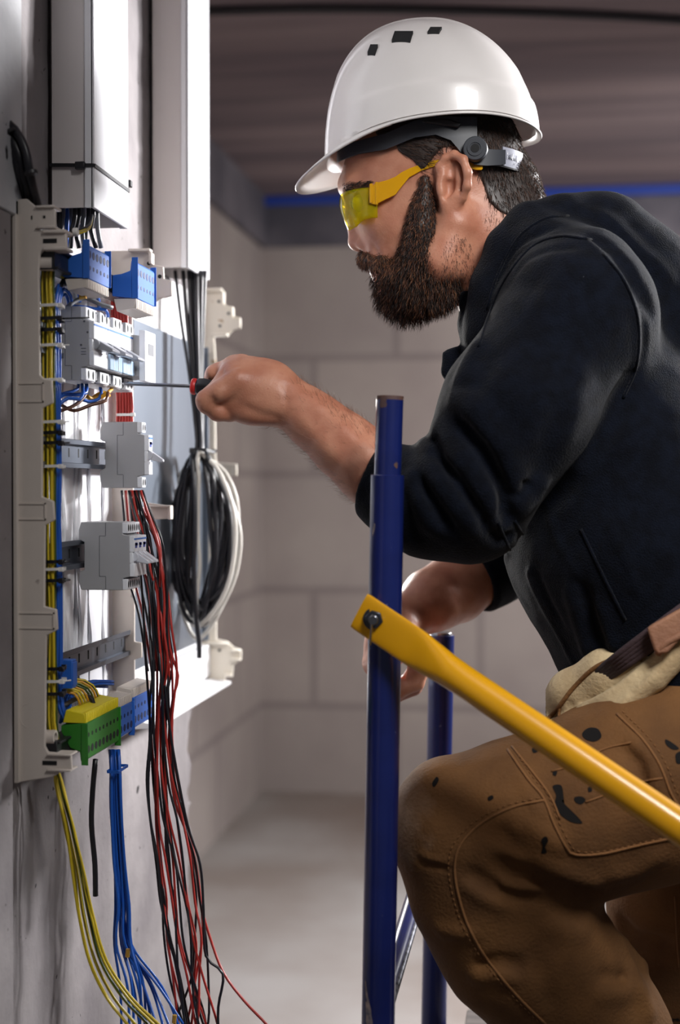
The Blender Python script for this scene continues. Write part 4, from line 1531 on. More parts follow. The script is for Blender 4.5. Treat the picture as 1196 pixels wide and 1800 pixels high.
M['hair'] = mat('dark_brown_hair', rgb(44, 32, 27), 0.45)
M['hair2'] = mat('mid_brown_hair', rgb(78, 54, 42), 0.42)
M['beard'] = mat('dark_beard', rgb(40, 26, 20), 0.5)
M['beard2'] = mat('reddish_beard', rgb(104, 62, 40), 0.42)
M['beard3'] = mat('light_brown_beard', rgb(140, 94, 62), 0.4)
M['armhair'] = mat('fair_arm_hair', rgb(120, 88, 70), 0.4)
M['eye'] = mat('eye_white', rgb(228, 222, 216), 0.15)
M['boot'] = mat('dark_boot_leather', rgb(58, 46, 40), 0.6, bump=0.3)
M['deck'] = M['plank']

DECK_Z = 0.62
YH = 1.88

person = empty('person', (W(1120, 900, 1.88).x, 1.88, DECK_Z),
               'bearded person in dark fleece and brown canvas trousers, crouching at the board', 'person')


def mirror(pts, Yc=YH):
    return [(p[0], p[1], 2 * Yc - p[2]) + tuple(p[3:]) for p in pts]


# ---------------------------------------------------------------- body: head, torso, arms, hands and legs in one skin
body = SDF()
# torso under the clothes
body.chain([(930, 600, 1.90, 0.070), (1030, 700, 1.90, 0.105), (1110, 900, 1.90, 0.110), (1210, 1150, 1.89, 0.105), (1260, 1270, 1.88, 0.110)], 0.03, sy=1.25)
body.chain([(960, 560, 1.90, 0.05), (1030, 575, 1.745, 0.050)], 0.04)
body.chain([(960, 560, 1.90, 0.05), (1010, 610, 2.06, 0.050)], 0.04)
# legs
body.chain([(1255, 1320, 1.78, 0.085), (1000, 1432, 1.712, 0.070), (825, 1470, 1.692, 0.056), (915, 1645, 1.72, 0.056), (1035, 1800, 1.765, 0.045), (1110, 1905, 1.79, 0.040)], 0.03)
body.chain([(1265, 1320, 1.98, 0.085), (1160, 1700, 2.05, 0.056), (1400, 1775, 2.03, 0.042)], 0.03)
# neck and head
body.chain([(850, 405, YH, 0.060), (880, 500, YH + 0.005, 0.058), (935, 610, 1.895, 0.075)], 0.02)
body.chain([(905, 330, YH, 0.03), (915, 440, YH, 0.042), (960, 540, 1.89, 0.05)], 0.03)
body.ell((768, 285, YH), (0.108, 0.076, 0.106), 0.03)
body.ell((694, 322, YH), (0.0695, 0.061, 0.070), 0.03)
body.ell((722, 405, YH), (0.067, 0.059, 0.070), 0.03)
for s in (-1, 1):
    body.chain([(704, 506, YH + s * 0.010, 0.020), (778, 458, YH + s * 0.050, 0.026), (800, 395, YH + s * 0.058, 0.024)], 0.025)
    body.ell((674, 388, YH + s * 0.037), (0.026, 0.022, 0.022), 0.02)            # cheek bone
    body.chain([(613, 326, YH + s * 0.006, 0.010), (622, 322, YH + s * 0.038, 0.010)], 0.015)   # brow
    body.ell((622, 357, YH + s * 0.031), (0.014, 0.016, 0.013), 0.014, 'sub')     # eye socket
    body.ell((645, 428, YH + s * 0.0145), (0.0145, 0.0095, 0.0098), 0.006)        # nostril wing
    body.ell((638, 438, YH + s * 0.0085), (0.006, 0.0035, 0.0035), 0.003, 'sub')
body.ell((694, 466, YH), (0.032, 0.034, 0.036), 0.02)
body.ell((702, 512, YH), (0.019, 0.022, 0.018), 0.02)
body.chain([(622, 342, YH, 0.0095), (624, 385, YH, 0.0105), (629, 421, YH, 0.0120)], 0.010)
body.ell((631, 427, YH), (0.0135, 0.0130, 0.0112), 0.006)
body.chain([(668, 463, YH - 0.014, 0.005), (661, 464, YH, 0.0065), (668, 463, YH + 0.014, 0.005)], 0.006)
body.chain([(672, 476, YH - 0.013, 0.006), (666, 477, YH, 0.0070), (672, 476, YH + 0.013, 0.006)], 0.006)
for s in (1, -1):
    def E(px, py, dy, *r):
        return (px, py, YH - s * (YH - (1.806 + dy))) + r
    body.ell(E(796, 320, 0.0), (0.021, 0.010, 0.035), 0.008, rot=-0.10, rotz=0.38 * s)
    body.ell(E(792, 358, -0.002), (0.0125, 0.0065, 0.0145), 0.008)
    body.ell(E(790, 328, -0.012), (0.0095, 0.0115, 0.0180), 0.004, 'sub', rot=-0.1)
    body.ell(E(796, 297, -0.013), (0.0105, 0.0085, 0.0095), 0.004, 'sub')
    body.ell(E(806, 318, -0.014), (0.0060, 0.0065, 0.0170), 0.004, 'sub', rot=-0.1)
    body.chain([E(774, 312, -0.002, 0.0042), E(772, 293, -0.005, 0.0046), E(783, 278, -0.008, 0.0050), E(799, 272, -0.010, 0.0054), E(815, 281, -0.017, 0.0056),
                E(823, 303, -0.019, 0.0056), E(822, 327, -0.016, 0.0054), E(814, 348, -0.008, 0.0048), E(802, 362, -0.004, 0.0046)], 0.004)
    body.chain([E(806, 296, -0.007, 0.0040), E(809, 318, -0.007, 0.0044), E(804, 342, -0.006, 0.0042), E(793, 350, -0.006, 0.0040)], 0.004)
    body.chain([E(775, 322, -0.004, 0.0045), E(777, 336, -0.005, 0.0050)], 0.005)
    body.chain([E(776, 312, -0.004, 0.0032), E(790, 313, -0.004, 0.0028)], 0.004)
# left arm and forearm
body.chain([(1025, 570, 1.745, 0.052), (900, 740, 1.705, 0.046), (800, 892, 1.70, 0.040)], 0.03)
body.chain([(795, 890, 1.70, 0.042), (725, 866, 1.708, 0.0425), (652, 830, 1.72, 0.0395), (600, 786, 1.728, 0.0335), (550, 742, 1.738, 0.0290), (512, 712, 1.744, 0.0262), (488, 702, 1.746, 0.0262)], 0.012)
body.chain([(640, 800, 1.735, 0.032), (540, 722, 1.748, 0.024)], 0.03)
# left hand: a fist round the screwdriver, little finger towards the camera
def hand(o, wr, mcps, fingers, thumb, pads, rw=0.024):
    for a in mcps:
        o.chain([wr + (rw,), a], 0.018)
    for c, r in pads:
        o.ell(c, r, 0.014)
    for f in fingers:
        o.chain(f, 0.0035, first_k=0.007)
    o.chain(thumb, 0.004, first_k=0.012)


hand(body, (490, 698, 1.748),
     [(418, 668, 1.722, 0.0165), (413, 660, 1.740, 0.0170), (414, 652, 1.758, 0.0175), (424, 648, 1.776, 0.0165)],
     [[(416, 671, 1.719, 0.0140), (388, 687, 1.7145, 0.0132), (362, 703, 1.714, 0.0122), (363, 710, 1.716, 0.0116), (383, 725, 1.724, 0.0108), (404, 729, 1.734, 0.0095)],
      [(412, 658, 1.737, 0.0150), (370, 698, 1.728, 0.0122), (366, 710, 1.732, 0.0115), (384, 724, 1.744, 0.0110), (408, 722, 1.752, 0.0095)],
      [(412, 649, 1.760, 0.0150), (378, 658, 1.770, 0.0120), (366, 688, 1.773, 0.0108), (378, 704, 1.766, 0.0098), (392, 706, 1.760, 0.0090)],
      [(424, 645, 1.778, 0.0145), (404, 646, 1.776, 0.0118), (388, 652, 1.768, 0.0106), (374, 656, 1.760, 0.0096)]],
     [(478, 690, 1.776, 0.018), (440, 686, 1.792, 0.0150), (402, 682, 1.789, 0.0120), (374, 684, 1.780, 0.0104)],
     [((452, 716, 1.734), (0.040, 0.021, 0.023)), ((446, 682, 1.742), (0.048, 0.028, 0.029)), ((436, 655, 1.756), (0.024, 0.024, 0.017)), ((470, 668, 1.750), (0.030, 0.024, 0.024)), ((396, 706, 1.736), (0.022, 0.019, 0.015))])
body.chain([(404, 678, 1.712, 0.004), (382, 692, 1.706, 0.004)], 0.012)
for ln in ([(371, 697), (375, 703), (374, 711)], [(368, 700), (380, 706)]):
    pass
# right arm reaching down behind, its fist beside the near post
body.chain([(1005, 612, 2.07, 0.052), (910, 860, 2.14, 0.046), (868, 985, 2.135, 0.044)], 0.03)
body.chain([(868, 990, 2.135, 0.046), (800, 1035, 2.09, 0.048), (760, 1055, 2.06, 0.044), (706, 1092, 2.02, 0.030), (696, 1100, 2.012, 0.029)], 0.015)
hand(body, (694, 1102, 2.010),
     [(662, 1160, 2.020, 0.0165), (660, 1166, 2.000, 0.0170), (662, 1166, 1.980, 0.0170), (668, 1158, 1.962, 0.0160)],
     [[(662, 1164, 2.024, 0.0140), (684, 1206, 2.026, 0.0115), (716, 1200, 2.024, 0.0105), (728, 1178, 2.020, 0.0095)],
      [(660, 1170, 2.004, 0.0150), (690, 1216, 2.004, 0.0122), (724, 1206, 2.002, 0.0112), (738, 1180, 2.000, 0.0098)],
      [(662, 1170, 1.984, 0.0150), (694, 1220, 1.984, 0.0125), (728, 1208, 1.982, 0.0115), (743, 1180, 1.982, 0.0100)],
      [(668, 1162, 1.964, 0.0145), (700, 1214, 1.964, 0.0120), (732, 1200, 1.964, 0.0112), (744, 1174, 1.966, 0.0100)]],
     [(712, 1112, 1.985, 0.017), (728, 1140, 1.966, 0.0145), (734, 1166, 1.960, 0.0120), (726, 1186, 1.962, 0.0104)],
     [((682, 1130, 1.995), (0.030, 0.034, 0.036)), ((700, 1120, 1.985), (0.022, 0.022, 0.024))])
body.folds([([(372, 696), (376, 703), (373, 712)], -0.0022, 0.0026), ([(374, 700), (382, 705)], -0.0012, 0.0020),
            ([(394, 646), (390, 658)], -0.0014, 0.0020), ([(425, 641), (405, 650), (385, 662)], -0.0016, 0.0035),
            ([(420, 712), (460, 728), (500, 740)], -0.0016, 0.006), ([(540, 700), (600, 750), (650, 800)], 0.0022, 0.010), ([(520, 730), (580, 790), (640, 850)], 0.0016, 0.010),
            ([(700, 318), (722, 325)], -0.001, 0.006), ([(652, 425), (662, 440), (668, 452)], -0.0022, 0.004),
            ([(498, 668), (504, 690), (502, 715)], -0.0015, 0.005)])
body.noise(0.0006, 95.0, 1.3)
lo = (-0.72, 1.60, 0.62)
bo, BV, BF = sculpt('body', body, (-0.52, 1.60, 0.58), (0.66, 2.28, 1.95), 0.0022, M['skin'], person, it=1, whole=False)

for s in (-1, 1):
    c = W(634, 357, YH + s * 0.031)
    bm = bmesh.new()
    bmesh.ops.create_uvsphere(bm, u_segments=20, v_segments=14, radius=0.0115)
    bmesh.ops.translate(bm, vec=c, verts=bm.verts)
    me = bpy.data.meshes.new('eye')
    bm.to_mesh(me)
    bm.free()
    link_mesh('eye', me, M['eye'], person, angle=0)
    ir = MB().cyl(c + Vector((-0.0112, 0, -0.002)), c + Vector((-0.0119, 0, -0.0021)), 0.0052, n=18)
    ir.build('iris', M['hair'], person)

# ---------------------------------------------------------------- fleece jacket
hood = SDF()
hood.chain([(1010, 610, 1.90, 0.120), (1065, 780, 1.90, 0.152), (1120, 950, 1.90, 0.165), (1195, 1130, 1.89, 0.150), (1240, 1230, 1.88, 0.140)], 0.03, sy=1.22)
hood.chain([(960, 560, 1.90, 0.085), (1015, 545, 1.755, 0.082)], 0.06)
hood.chain([(960, 560, 1.90, 0.085), (1000, 600, 2.05, 0.080)], 0.06)
# left sleeve
hood.chain([(1015, 548, 1.745, 0.092), (910, 725, 1.704, 0.086), (822, 878, 1.695, 0.074)], 0.03)
hood.chain([(822, 880, 1.695, 0.070), (752, 884, 1.700, 0.062), (695, 862, 1.710, 0.050), (640, 828, 1.722, 0.0455)], 0.02)
# right sleeve
hood.chain([(1000, 605, 2.065, 0.085), (905, 870, 2.145, 0.072), (868, 985, 2.135, 0.062)], 0.03)
hood.chain([(868, 988, 2.135, 0.062), (805, 1030, 2.094, 0.057)], 0.02)
# hood lying on the back and the collar round the neck
hood.chain([(1010, 425, 1.84, 0.052), (1060, 425, 1.87, 0.056), (1120, 490, 1.88, 0.066), (1185, 590, 1.89, 0.070)], 0.03)
hood.chain([(1010, 425, 1.95, 0.048), (1070, 440, 1.94, 0.056), (1140, 520, 1.94, 0.06)], 0.03)
roll = [(846, 560, 1.822, 0.017), (866, 495, 1.803, 0.020), (893, 432, 1.800, 0.024), (932, 398, 1.812, 0.028), (985, 398, 1.838, 0.034), (1030, 412, 1.87, 0.042)]
hood.chain(roll, 0.02)
hood.chain(mirror(roll, 1.885), 0.02)
hood.chain([(905, 470, 1.80, 0.026), (960, 440, 1.785, 0.034), (1030, 470, 1.77, 0.045)], 0.03)
hood.chain([(858, 600, 1.81, 0.030), (880, 520, 1.80, 0.030)], 0.03)
# front stand of the collar and its loose flap
for dy in (-0.026, 0.026):
    hood.chain([(818, 524, 1.868 + dy, 0.0090), (822, 570, 1.862 + dy, 0.0105), (835, 640, 1.85 + dy, 0.016), (868, 720, 1.85 + dy, 0.03)], 0.012)
hood.chain([(832, 528, 1.850, 0.0085), (846, 600, 1.84, 0.012)], 0.012)
hood.chain([(786, 624, 1.830, 0.0075), (788, 652, 1.828, 0.0085), (803, 682, 1.825, 0.0095)], 0.006)
hood.chain([(800, 620, 1.828, 0.0080), (806, 660, 1.826, 0.0095)], 0.008)
hood.chain([(812, 640, 1.84, 0.012), (850, 720, 1.83, 0.03)], 0.02)
# openings: neck, cuffs
hood.chain([(838, 400, YH, 0.052), (876, 500, YH + 0.005, 0.052), (910, 580, 1.89, 0.050)], 0.01, 'sub')
ca, cb = Q(655, 838, 1.717), Q(720, 868, 1.709)
hood.local_plane(ca, ca - cb, 0.09, 0.006)
hood.chain([(600, 800, 1.728, 0.0400), (668, 844, 1.715, 0.0405), (712, 866, 1.709, 0.0405)], 0.004, 'sub')
ra, rb = Q(826, 1016, 2.108), Q(868, 988, 2.135)
hood.local_plane(ra, ra - rb, 0.085, 0.006)
hood.chain([(770, 1052, 2.07, 0.049), (838, 1008, 2.115, 0.050)], 0.004, 'sub')
hood.noise(0.0022, 18.0, 2.0)
hood.noise(0.0010, 46.0, 5.0)
hood.folds([(p_, a_ * (1.65 if abs(a_) > 0.0055 else 1.0), w_ * (0.80 if abs(a_) > 0.0055 else 1.0)) for p_, a_, w_ in [
    # bunched sleeve: ridges from the crook of the elbow down and round
    ([(790, 690), (838, 722), (886, 790), (912, 868), (916, 900)], 0.011, 0.017), ([(800, 728), (850, 790), (880, 850), (892, 905)], -0.010, 0.012),
    ([(762, 745), (812, 806), (856, 872), (876, 930)], 0.011, 0.016), ([(760, 785), (806, 846), (842, 900), (858, 940)], -0.009, 0.011),
    ([(744, 800), (776, 850), (820, 905), (846, 946)], 0.010, 0.014), ([(730, 830), (762, 884), (800, 936)], -0.008, 0.010),
    ([(718, 822), (738, 880), (776, 944)], 0.008, 0.013), ([(722, 850), (718, 910), (735, 955)], -0.005, 0.010),
    ([(750, 756), (745, 780), (758, 800)], 0.006, 0.009), ([(690, 800), (700, 860), (706, 915)], 0.004, 0.010),
    ([(664, 800), (656, 850), (660, 896)], 0.003, 0.006),
    ([(905, 905), (940, 872), (960, 835)], 0.009, 0.014), ([(905, 880), (925, 840)], -0.008, 0.012),
    ([(888, 880), (880, 900), (900, 915)], -0.009, 0.010),
    # upper arm
    ([(850, 590), (822, 640), (806, 685)], 0.006, 0.014), ([(880, 610), (850, 660), (830, 700)], -0.004, 0.014),
    ([(960, 640), (930, 720), (915, 800)], 0.0045, 0.022), ([(990, 700), (960, 780), (950, 850)], -0.004, 0.016),
    ([(1040, 620), (1010, 720), (980, 800)], 0.004, 0.020), ([(870, 520), (910, 500), (960, 510)], -0.004, 0.016),
    # crease between arm and side, armhole and yoke seams
    ([(1120, 640), (1075, 740), (1010, 830), (955, 890)], -0.012, 0.016),
    ([(1058, 446), (1096, 492), (1120, 560), (1118, 640), (1094, 700), (1060, 748)], 0.004, 0.0055), ([(1068, 442), (1108, 492), (1132, 560), (1130, 640)], -0.003, 0.006),
    ([(880, 480), (915, 440), (965, 420), (1020, 420), (1060, 446)], 0.0045, 0.006), ([(890, 500), (925, 456), (975, 436), (1030, 438)], -0.004, 0.007),
    ([(862, 520), (890, 458), (930, 418), (985, 400)], -0.005, 0.007),
    # hood folds
    ([(1040, 372), (1085, 400), (1130, 450), (1190, 500)], 0.006, 0.014), ([(1030, 410), (1080, 440), (1120, 500), (1150, 560)], -0.007, 0.012),
    # body: front edges, hanging folds
    ([(880, 905), (930, 1010), (985, 1120), (1020, 1190)], 0.004, 0.005), ([(893, 905), (945, 1010), (1000, 1120)], -0.004, 0.007),
    ([(868, 920), (890, 985), (930, 1070)], 0.004, 0.006), ([(1000, 1020), (1020, 1100), (1040, 1170)], 0.006, 0.012), ([(1020, 1010), (1044, 1090), (1062, 1150)], -0.006, 0.011),
    ([(1040, 1040), (1066, 1110), (1085, 1150)], 0.005, 0.012), ([(960, 900), (985, 960), (1040, 1040)], 0.0035, 0.006), ([(1060, 900), (1100, 980), (1130, 1060)], 0.0025, 0.006),
    ([(860, 935), (880, 950), (905, 940)], -0.006, 0.008), ([(800, 690), (830, 700), (860, 720)], 0.004, 0.006), ([(748, 770), (770, 775), (790, 800)], -0.006, 0.007)]])
jo, JV, JF = sculpt('hooded_jacket', hood, (-0.40, 1.52, 0.98), (0.68, 2.36, 1.90), 0.0034, M['fleece'], person, it=1)
jo['label'] = 'dark navy fleece jacket with hood'

# ---------------------------------------------------------------- canvas trousers
HOOD_SEAMS = [[(842, 610), (862, 550), (890, 490), (935, 435), (985, 416), (1040, 422)], [(856, 545), (876, 482), (912, 418), (958, 385), (1000, 380)],
              [(1060, 446), (1098, 494), (1122, 562), (1120, 640), (1096, 700)], [(876, 918), (905, 985), (950, 1080), (1004, 1180)], [(905, 915), (960, 1010), (1010, 1110)],
              [(1022, 930), (1060, 1010), (1100, 1090)]]
tr = SDF()
tr.chain([(1262, 1290, 1.80, 0.120), (1130, 1380, 1.735, 0.112), (1000, 1430, 1.712, 0.101), (890, 1450, 1.70, 0.093), (815, 1462, 1.692, 0.079)], 0.03)
tr.chain([(815, 1470, 1.692, 0.078), (856, 1560, 1.70, 0.086), (915, 1650, 1.72, 0.095), (985, 1735, 1.745, 0.088), (1050, 1805, 1.765, 0.080), (1110, 1885, 1.79, 0.070)], 0.03)
tr.chain([(1255, 1260, 1.88, 0.140), (1265, 1330, 1.88, 0.140)], 0.03, sy=1.2)
tr.chain([(1270, 1330, 1.98, 0.110), (1200, 1560, 2.03, 0.098), (1160, 1690, 2.05, 0.078)], 0.03)
tr.chain([(1160, 1695, 2.05, 0.074), (1300, 1745, 2.04, 0.072), (1400, 1775, 2.03, 0.060)], 0.03)
tr.ell((770, 1440, 1.685), (0.040, 0.055, 0.060), 0.04)
tr.noise(0.0022, 16.0, 3.0)
tr.noise(0.0009, 48.0, 7.0)
tr.folds([(p_, a_ * 1.45, w_ * 0.9) for p_, a_, w_ in [
    # creases behind the knee
    ([(1060, 1576), (990, 1560), (920, 1538), (860, 1510)], -0.012, 0.013), ([(1060, 1555), (1000, 1540), (930, 1512), (880, 1490)], 0.007, 0.012),
    ([(975, 1560), (910, 1560), (870, 1548)], 0.007, 0.010), ([(960, 1582), (900, 1572), (850, 1552), (815, 1530)], -0.007, 0.011),
    ([(960, 1530), (905, 1490), (870, 1450)], -0.006, 0.010), ([(900, 1595), (850, 1575), (812, 1545)], 0.005, 0.012),
    ([(1000, 1500), (950, 1470), (920, 1440)], 0.004, 0.012),
    # shin
    ([(830, 1700), (880, 1690), (930, 1700)], -0.006, 0.010), ([(820, 1716), (870, 1714), (915, 1724)], 0.006, 0.010), ([(760, 1630), (800, 1640), (850, 1640)], 0.004, 0.010),
    ([(1060, 1600), (1090, 1660), (1120, 1720)], 0.004, 0.012), ([(940, 1620), (990, 1640), (1040, 1640)], 0.003, 0.014), ([(930, 1660), (960, 1720), (970, 1780)], -0.003, 0.012),
    ([(1130, 1700), (1090, 1720), (1050, 1715)], -0.006, 0.010), ([(1140, 1735), (1090, 1745), (1040, 1750)], 0.005, 0.012),
    # knee patch edge and small pleat
    ([(735, 1510), (755, 1520), (790, 1525)], -0.004, 0.005), ([(735, 1502), (760, 1512), (795, 1516)], 0.003, 0.005),
    ([(905, 1350), (940, 1410), (960, 1440)], 0.003, 0.010),
    # thigh
    ([(1180, 1490), (1120, 1530), (1060, 1545)], 0.004, 0.014), ([(1100, 1290), (1140, 1330), (1160, 1400)], 0.005, 0.010), ([(1090, 1310), (1125, 1345), (1140, 1400)], -0.005, 0.009),
    # far trouser leg
    ([(1085, 1610), (1120, 1650), (1190, 1660)], -0.008, 0.014), ([(1080, 1640), (1120, 1690), (1190, 1700)], 0.008, 0.014), ([(1100, 1690), (1130, 1750), (1150, 1800)], 0.006, 0.014)]])
to, TV, TF = sculpt('trousers', tr, (-0.22, 1.50, 0.58), (0.72, 2.26, 1.25), 0.0034, M['canvas'], person, it=1)
to['label'] = 'brown canvas work trousers with dark paint stains'


def on_surface(sdf, pix, lift=0.0, step=9):
    """smooth picture line laid on a sculpted surface"""
    P2 = [np.array((x, y, 0.0)) for x, y in pix]
    dense = []
    for v in smooth_path(P2, step):
        dense.append((v[0], v[1]))
    H = sdf.hit(dense)
    e = 0.004
    g = np.stack([sdf(H + np.eye(3)[i] * e) - sdf(H - np.eye(3)[i] * e) for i in range(3)], 1)
    g /= np.linalg.norm(g, axis=1)[:, None] + 1e-9
    # keep jumps out
    ok = [0]
    for i in range(1, len(H)):
        if np.linalg.norm(H[i] - H[ok[-1]]) < 0.035:
            ok.append(i)
    return [Vector(H[i] + g[i] * lift) for i in ok], [Vector(g[i]) for i in ok]


def seam(name, sdf, pix, material, parent, r=0.0012, dash=False, lift=0.0006):
    pts, nr = on_surface(sdf, pix, lift)
    m = MB()
    if dash:
        pts = smooth_path([tuple(p) for p in pts], 0.0016)
        for i in range(0, len(pts) - 3, 4):
            m.tube(pts[i:i + 3], r, n=5)
    else:
        m.tube(pts, r, n=6)
    return m.build(name, material, parent, angle=0)


for ln in HOOD_SEAMS:
    seam('seam', hood, ln, M['fleece'], jo, 0.0019, lift=0.0004)
KNEE = [(960, 1406), (905, 1418), (850, 1445), (812, 1482), (800, 1520), (806, 1570), (825, 1630), (860, 1690), (910, 1750), (960, 1800)]
seam('seam', tr, KNEE, M['canvas_seam'], to, 0.0016)
seam('stitching', tr, [(x - 11, y - 3) for x, y in KNEE], M['canvas_seam'], to, 0.0007, True)
PK = [(893, 1318), (930, 1372), (955, 1402), (975, 1450), (996, 1490), (1012, 1502), (1060, 1500), (1130, 1484), (1196, 1470)]
seam('seam', tr, PK, M['canvas_seam'], to, 0.0016)
seam('stitching', tr, [(x + 8, y - 5) for x, y in PK], M['canvas_seam'], to, 0.0007, True)
seam('seam', tr, [(900, 1312), (940, 1362), (968, 1400), (985, 1440)], M['canvas_seam'], to, 0.0014)
SP = [(1085, 1255), (1130, 1300), (1160, 1345), (1180, 1395), (1196, 1420)]
seam('seam', tr, SP, M['canvas_seam'], to, 0.0016)
seam('stitching', tr, [(x + 10, y - 4) for x, y in SP], M['canvas_seam'], to, 0.0007, True)
seam('seam', tr, [(970, 1356), (1010, 1345), (1060, 1318), (1110, 1305)], M['canvas_seam'], to, 0.0012)
seam('seam', tr, [(1030, 1410), (1080, 1392), (1130, 1374), (1165, 1368)], M['canvas_seam'], to, 0.0012)
seam('seam', tr, [(1187, 1575), (1190, 1640), (1194, 1700)], M['canvas_seam'], to, 0.0012)


def stain(sdf, pix, lift=0.0007):
    """a flat blot of dried paint lying on the cloth"""
    H = sdf.hit(pix)
    e = 0.004
    g = np.stack([sdf(H + np.eye(3)[i] * e) - sdf(H - np.eye(3)[i] * e) for i in range(3)], 1)
    g /= np.linalg.norm(g, axis=1)[:, None] + 1e-9
    return [tuple(H[i] + g[i] * lift) for i in range(len(H))]


sm = MB()
for blot in ([(972, 1382), (986, 1380), (990, 1392), (984, 1400), (992, 1412), (1004, 1424), (1016, 1436), (1024, 1447), (1008, 1446), (996, 1440), (984, 1430), (976, 1412), (978, 1398)],
             [(1010, 1402), (1022, 1400), (1030, 1406), (1022, 1414), (1012, 1410)], [(1024, 1290), (1036, 1280), (1052, 1282), (1058, 1296), (1046, 1304), (1030, 1300)],
             [(952, 1476), (960, 1470), (964, 1478), (958, 1490), (962, 1498), (952, 1500), (955, 1488)], [(1170, 1300), (1182, 1306), (1194, 1316), (1184, 1318), (1172, 1310)],
             [(936, 1316), (944, 1314), (946, 1322), (938, 1324)], [(974, 1354), (980, 1356), (978, 1364), (972, 1362)], [(1188, 1326), (1198, 1322), (1200, 1340), (1190, 1342)],
             [(760, 1378), (768, 1366), (772, 1372), (764, 1384)], [(858, 1402), (866, 1398), (868, 1404), (860, 1408)], [(1034, 1385), (1040, 1383), (1041, 1391), (1035, 1392)]):
    cx, cy = sum(p[0] for p in blot) / len(blot), sum(p[1] for p in blot) / len(blot)
    blot = [(v[0], v[1]) for v in smooth_path([(x, y, 0) for x, y in blot], 3.0, closed=True)]
    V_ = stain(tr, blot + [(cx, cy)])
    n = len(blot)
    sm.add(V_, [(i, (i + 1) % n, n) for i in range(n)])
so = sm.build('paint_stain', mat('dried_dark_paint', rgb(20, 18, 18), 0.85, spec=0.2), to, angle=0)
so['kind'] = 'stuff'

# folded-down bib with its cream lining, rib hem and tan leather strap at the waist
bib = SDF()
bib.chain([(975, 1256, 1.800, 0.024), (1012, 1222, 1.772, 0.029), (1068, 1186, 1.752, 0.030), (1130, 1176, 1.735, 0.026), (1190, 1165, 1.73, 0.020)], 0.02)
bib.chain([(990, 1274, 1.752, 0.0125), (1036, 1258, 1.722, 0.0175), (1090, 1234, 1.704, 0.0205), (1146, 1190, 1.698, 0.0185), (1205, 1130, 1.698, 0.0165)], 0.003)
bib.chain([(966, 1266, 1.785, 0.016), (978, 1282, 1.765, 0.014), (990, 1296, 1.752, 0.010)], 0.006)
bib.chain([(972, 1262, 1.80, 0.022), (985, 1250, 1.90, 0.024), (1010, 1240, 2.0, 0.022)], 0.02)
bib.noise(0.002, 34.0, 4.0)
bib.folds([([(1000, 1255), (1060, 1235), (1110, 1200), (1165, 1150)], -0.012, 0.007), ([(1070, 1215), (1085, 1230), (1082, 1245)], -0.004, 0.005), ([(1095, 1198), (1110, 1212), (1112, 1226)], -0.003, 0.004),
           ([(1118, 1186), (1130, 1196)], -0.003, 0.004), ([(1000, 1228), (1000, 1250), (992, 1272)], -0.006, 0.006)])
fo, _, _ = sculpt('folded_bib', bib, (0.00, 1.62, 1.06), (0.42, 2.08, 1.36), 0.0028, M['lining'], person, it=1)
fo['label'] = 'cream lining of the folded down bib at the waist'
seam('binding', bib, [(962, 1268), (985, 1240), (1010, 1208), (1050, 1172), (1100, 1155), (1130, 1160)], M['canvas'], fo, 0.0030, lift=0.001)
seam('binding', bib, [(985, 1240), (984, 1258), (992, 1275)], M['canvas'], fo, 0.0022, lift=0.001)
m = MB()
for k in range(5):
    off = 0.006 * k
    m.tube([W(1050 + 4 * k, 1180 + 4 * k, 1.725), W(1095 + 4 * k, 1144 + 5 * k, 1.700), W(1150 + 4 * k, 1102 + 6 * k, 1.688), W(1205, 1062 + 8 * k, 1.684)], 0.0042, n=8)
ho = m.build('rib_hem', M['rib'], person, angle=0)
lp = [(1138, 1104), (1150, 1096), (1196, 1070), (1240, 1048), (1246, 1090), (1196, 1124), (1174, 1148), (1156, 1150), (1150, 1142)]
m = MB()
pts_ = [W(x, y, 1.672) for x, y in lp]
pol = [(p.x, p.z) for p in pts_]
m.prism(pol, 1.668, 1.680)
lo_ = m.build('leather_strap', M['leather'], person, bevel=0.003, seg=3)
lo_['label'] = 'tan leather strap end at the waist'
MB().tube(smooth_path([W(1156, 1150, 1.674), W(1166, 1134, 1.671), W(1190, 1120, 1.670), W(1215, 1108, 1.670)], 0.006), 0.0045, n=8).build('strap_edge', M['leather'], person, angle=0)

# boots on the deck
for nm, a, b in (('boot', (1105, 1.79), 1), ('boot', (1440, 2.03), 2)):
    bt = SDF()
    ax_ = W(a[0], 1900, a[1])
    x0 = ax_.x
    if b == 1:
        bt.cone((x0 + 0.005, a[1], DECK_Z + 0.10), (x0 + 0.005, a[1], DECK_Z + 0.06), 0.048, 0.048, 0.02)
        bt.cone((x0 + 0.03, a[1], DECK_Z + 0.045), (x0 - 0.15, a[1] - 0.02, DECK_Z + 0.035), 0.046, 0.042, 0.03)
        bt.plane((0, 0, DECK_Z + 0.001), (0, 0, -1), 0.004)
    else:
        bt.cone((x0 - 0.06, a[1], DECK_Z + 0.09), (x0 + 0.02, a[1], DECK_Z + 0.08), 0.055, 0.052, 0.02)
        bt.cone((x0 + 0.03, a[1], DECK_Z + 0.15), (x0 + 0.02, a[1], DECK_Z + 0.05), 0.045, 0.042, 0.03)
        bt.plane((0, 0, DECK_Z + 0.001), (0, 0, -1), 0.004)
    sculpt(nm, bt, (x0 - 0.26, a[1] - 0.12, DECK_Z - 0.03), (x0 + 0.16, a[1] + 0.12, DECK_Z + 0.30), 0.004, M['boot'], person)
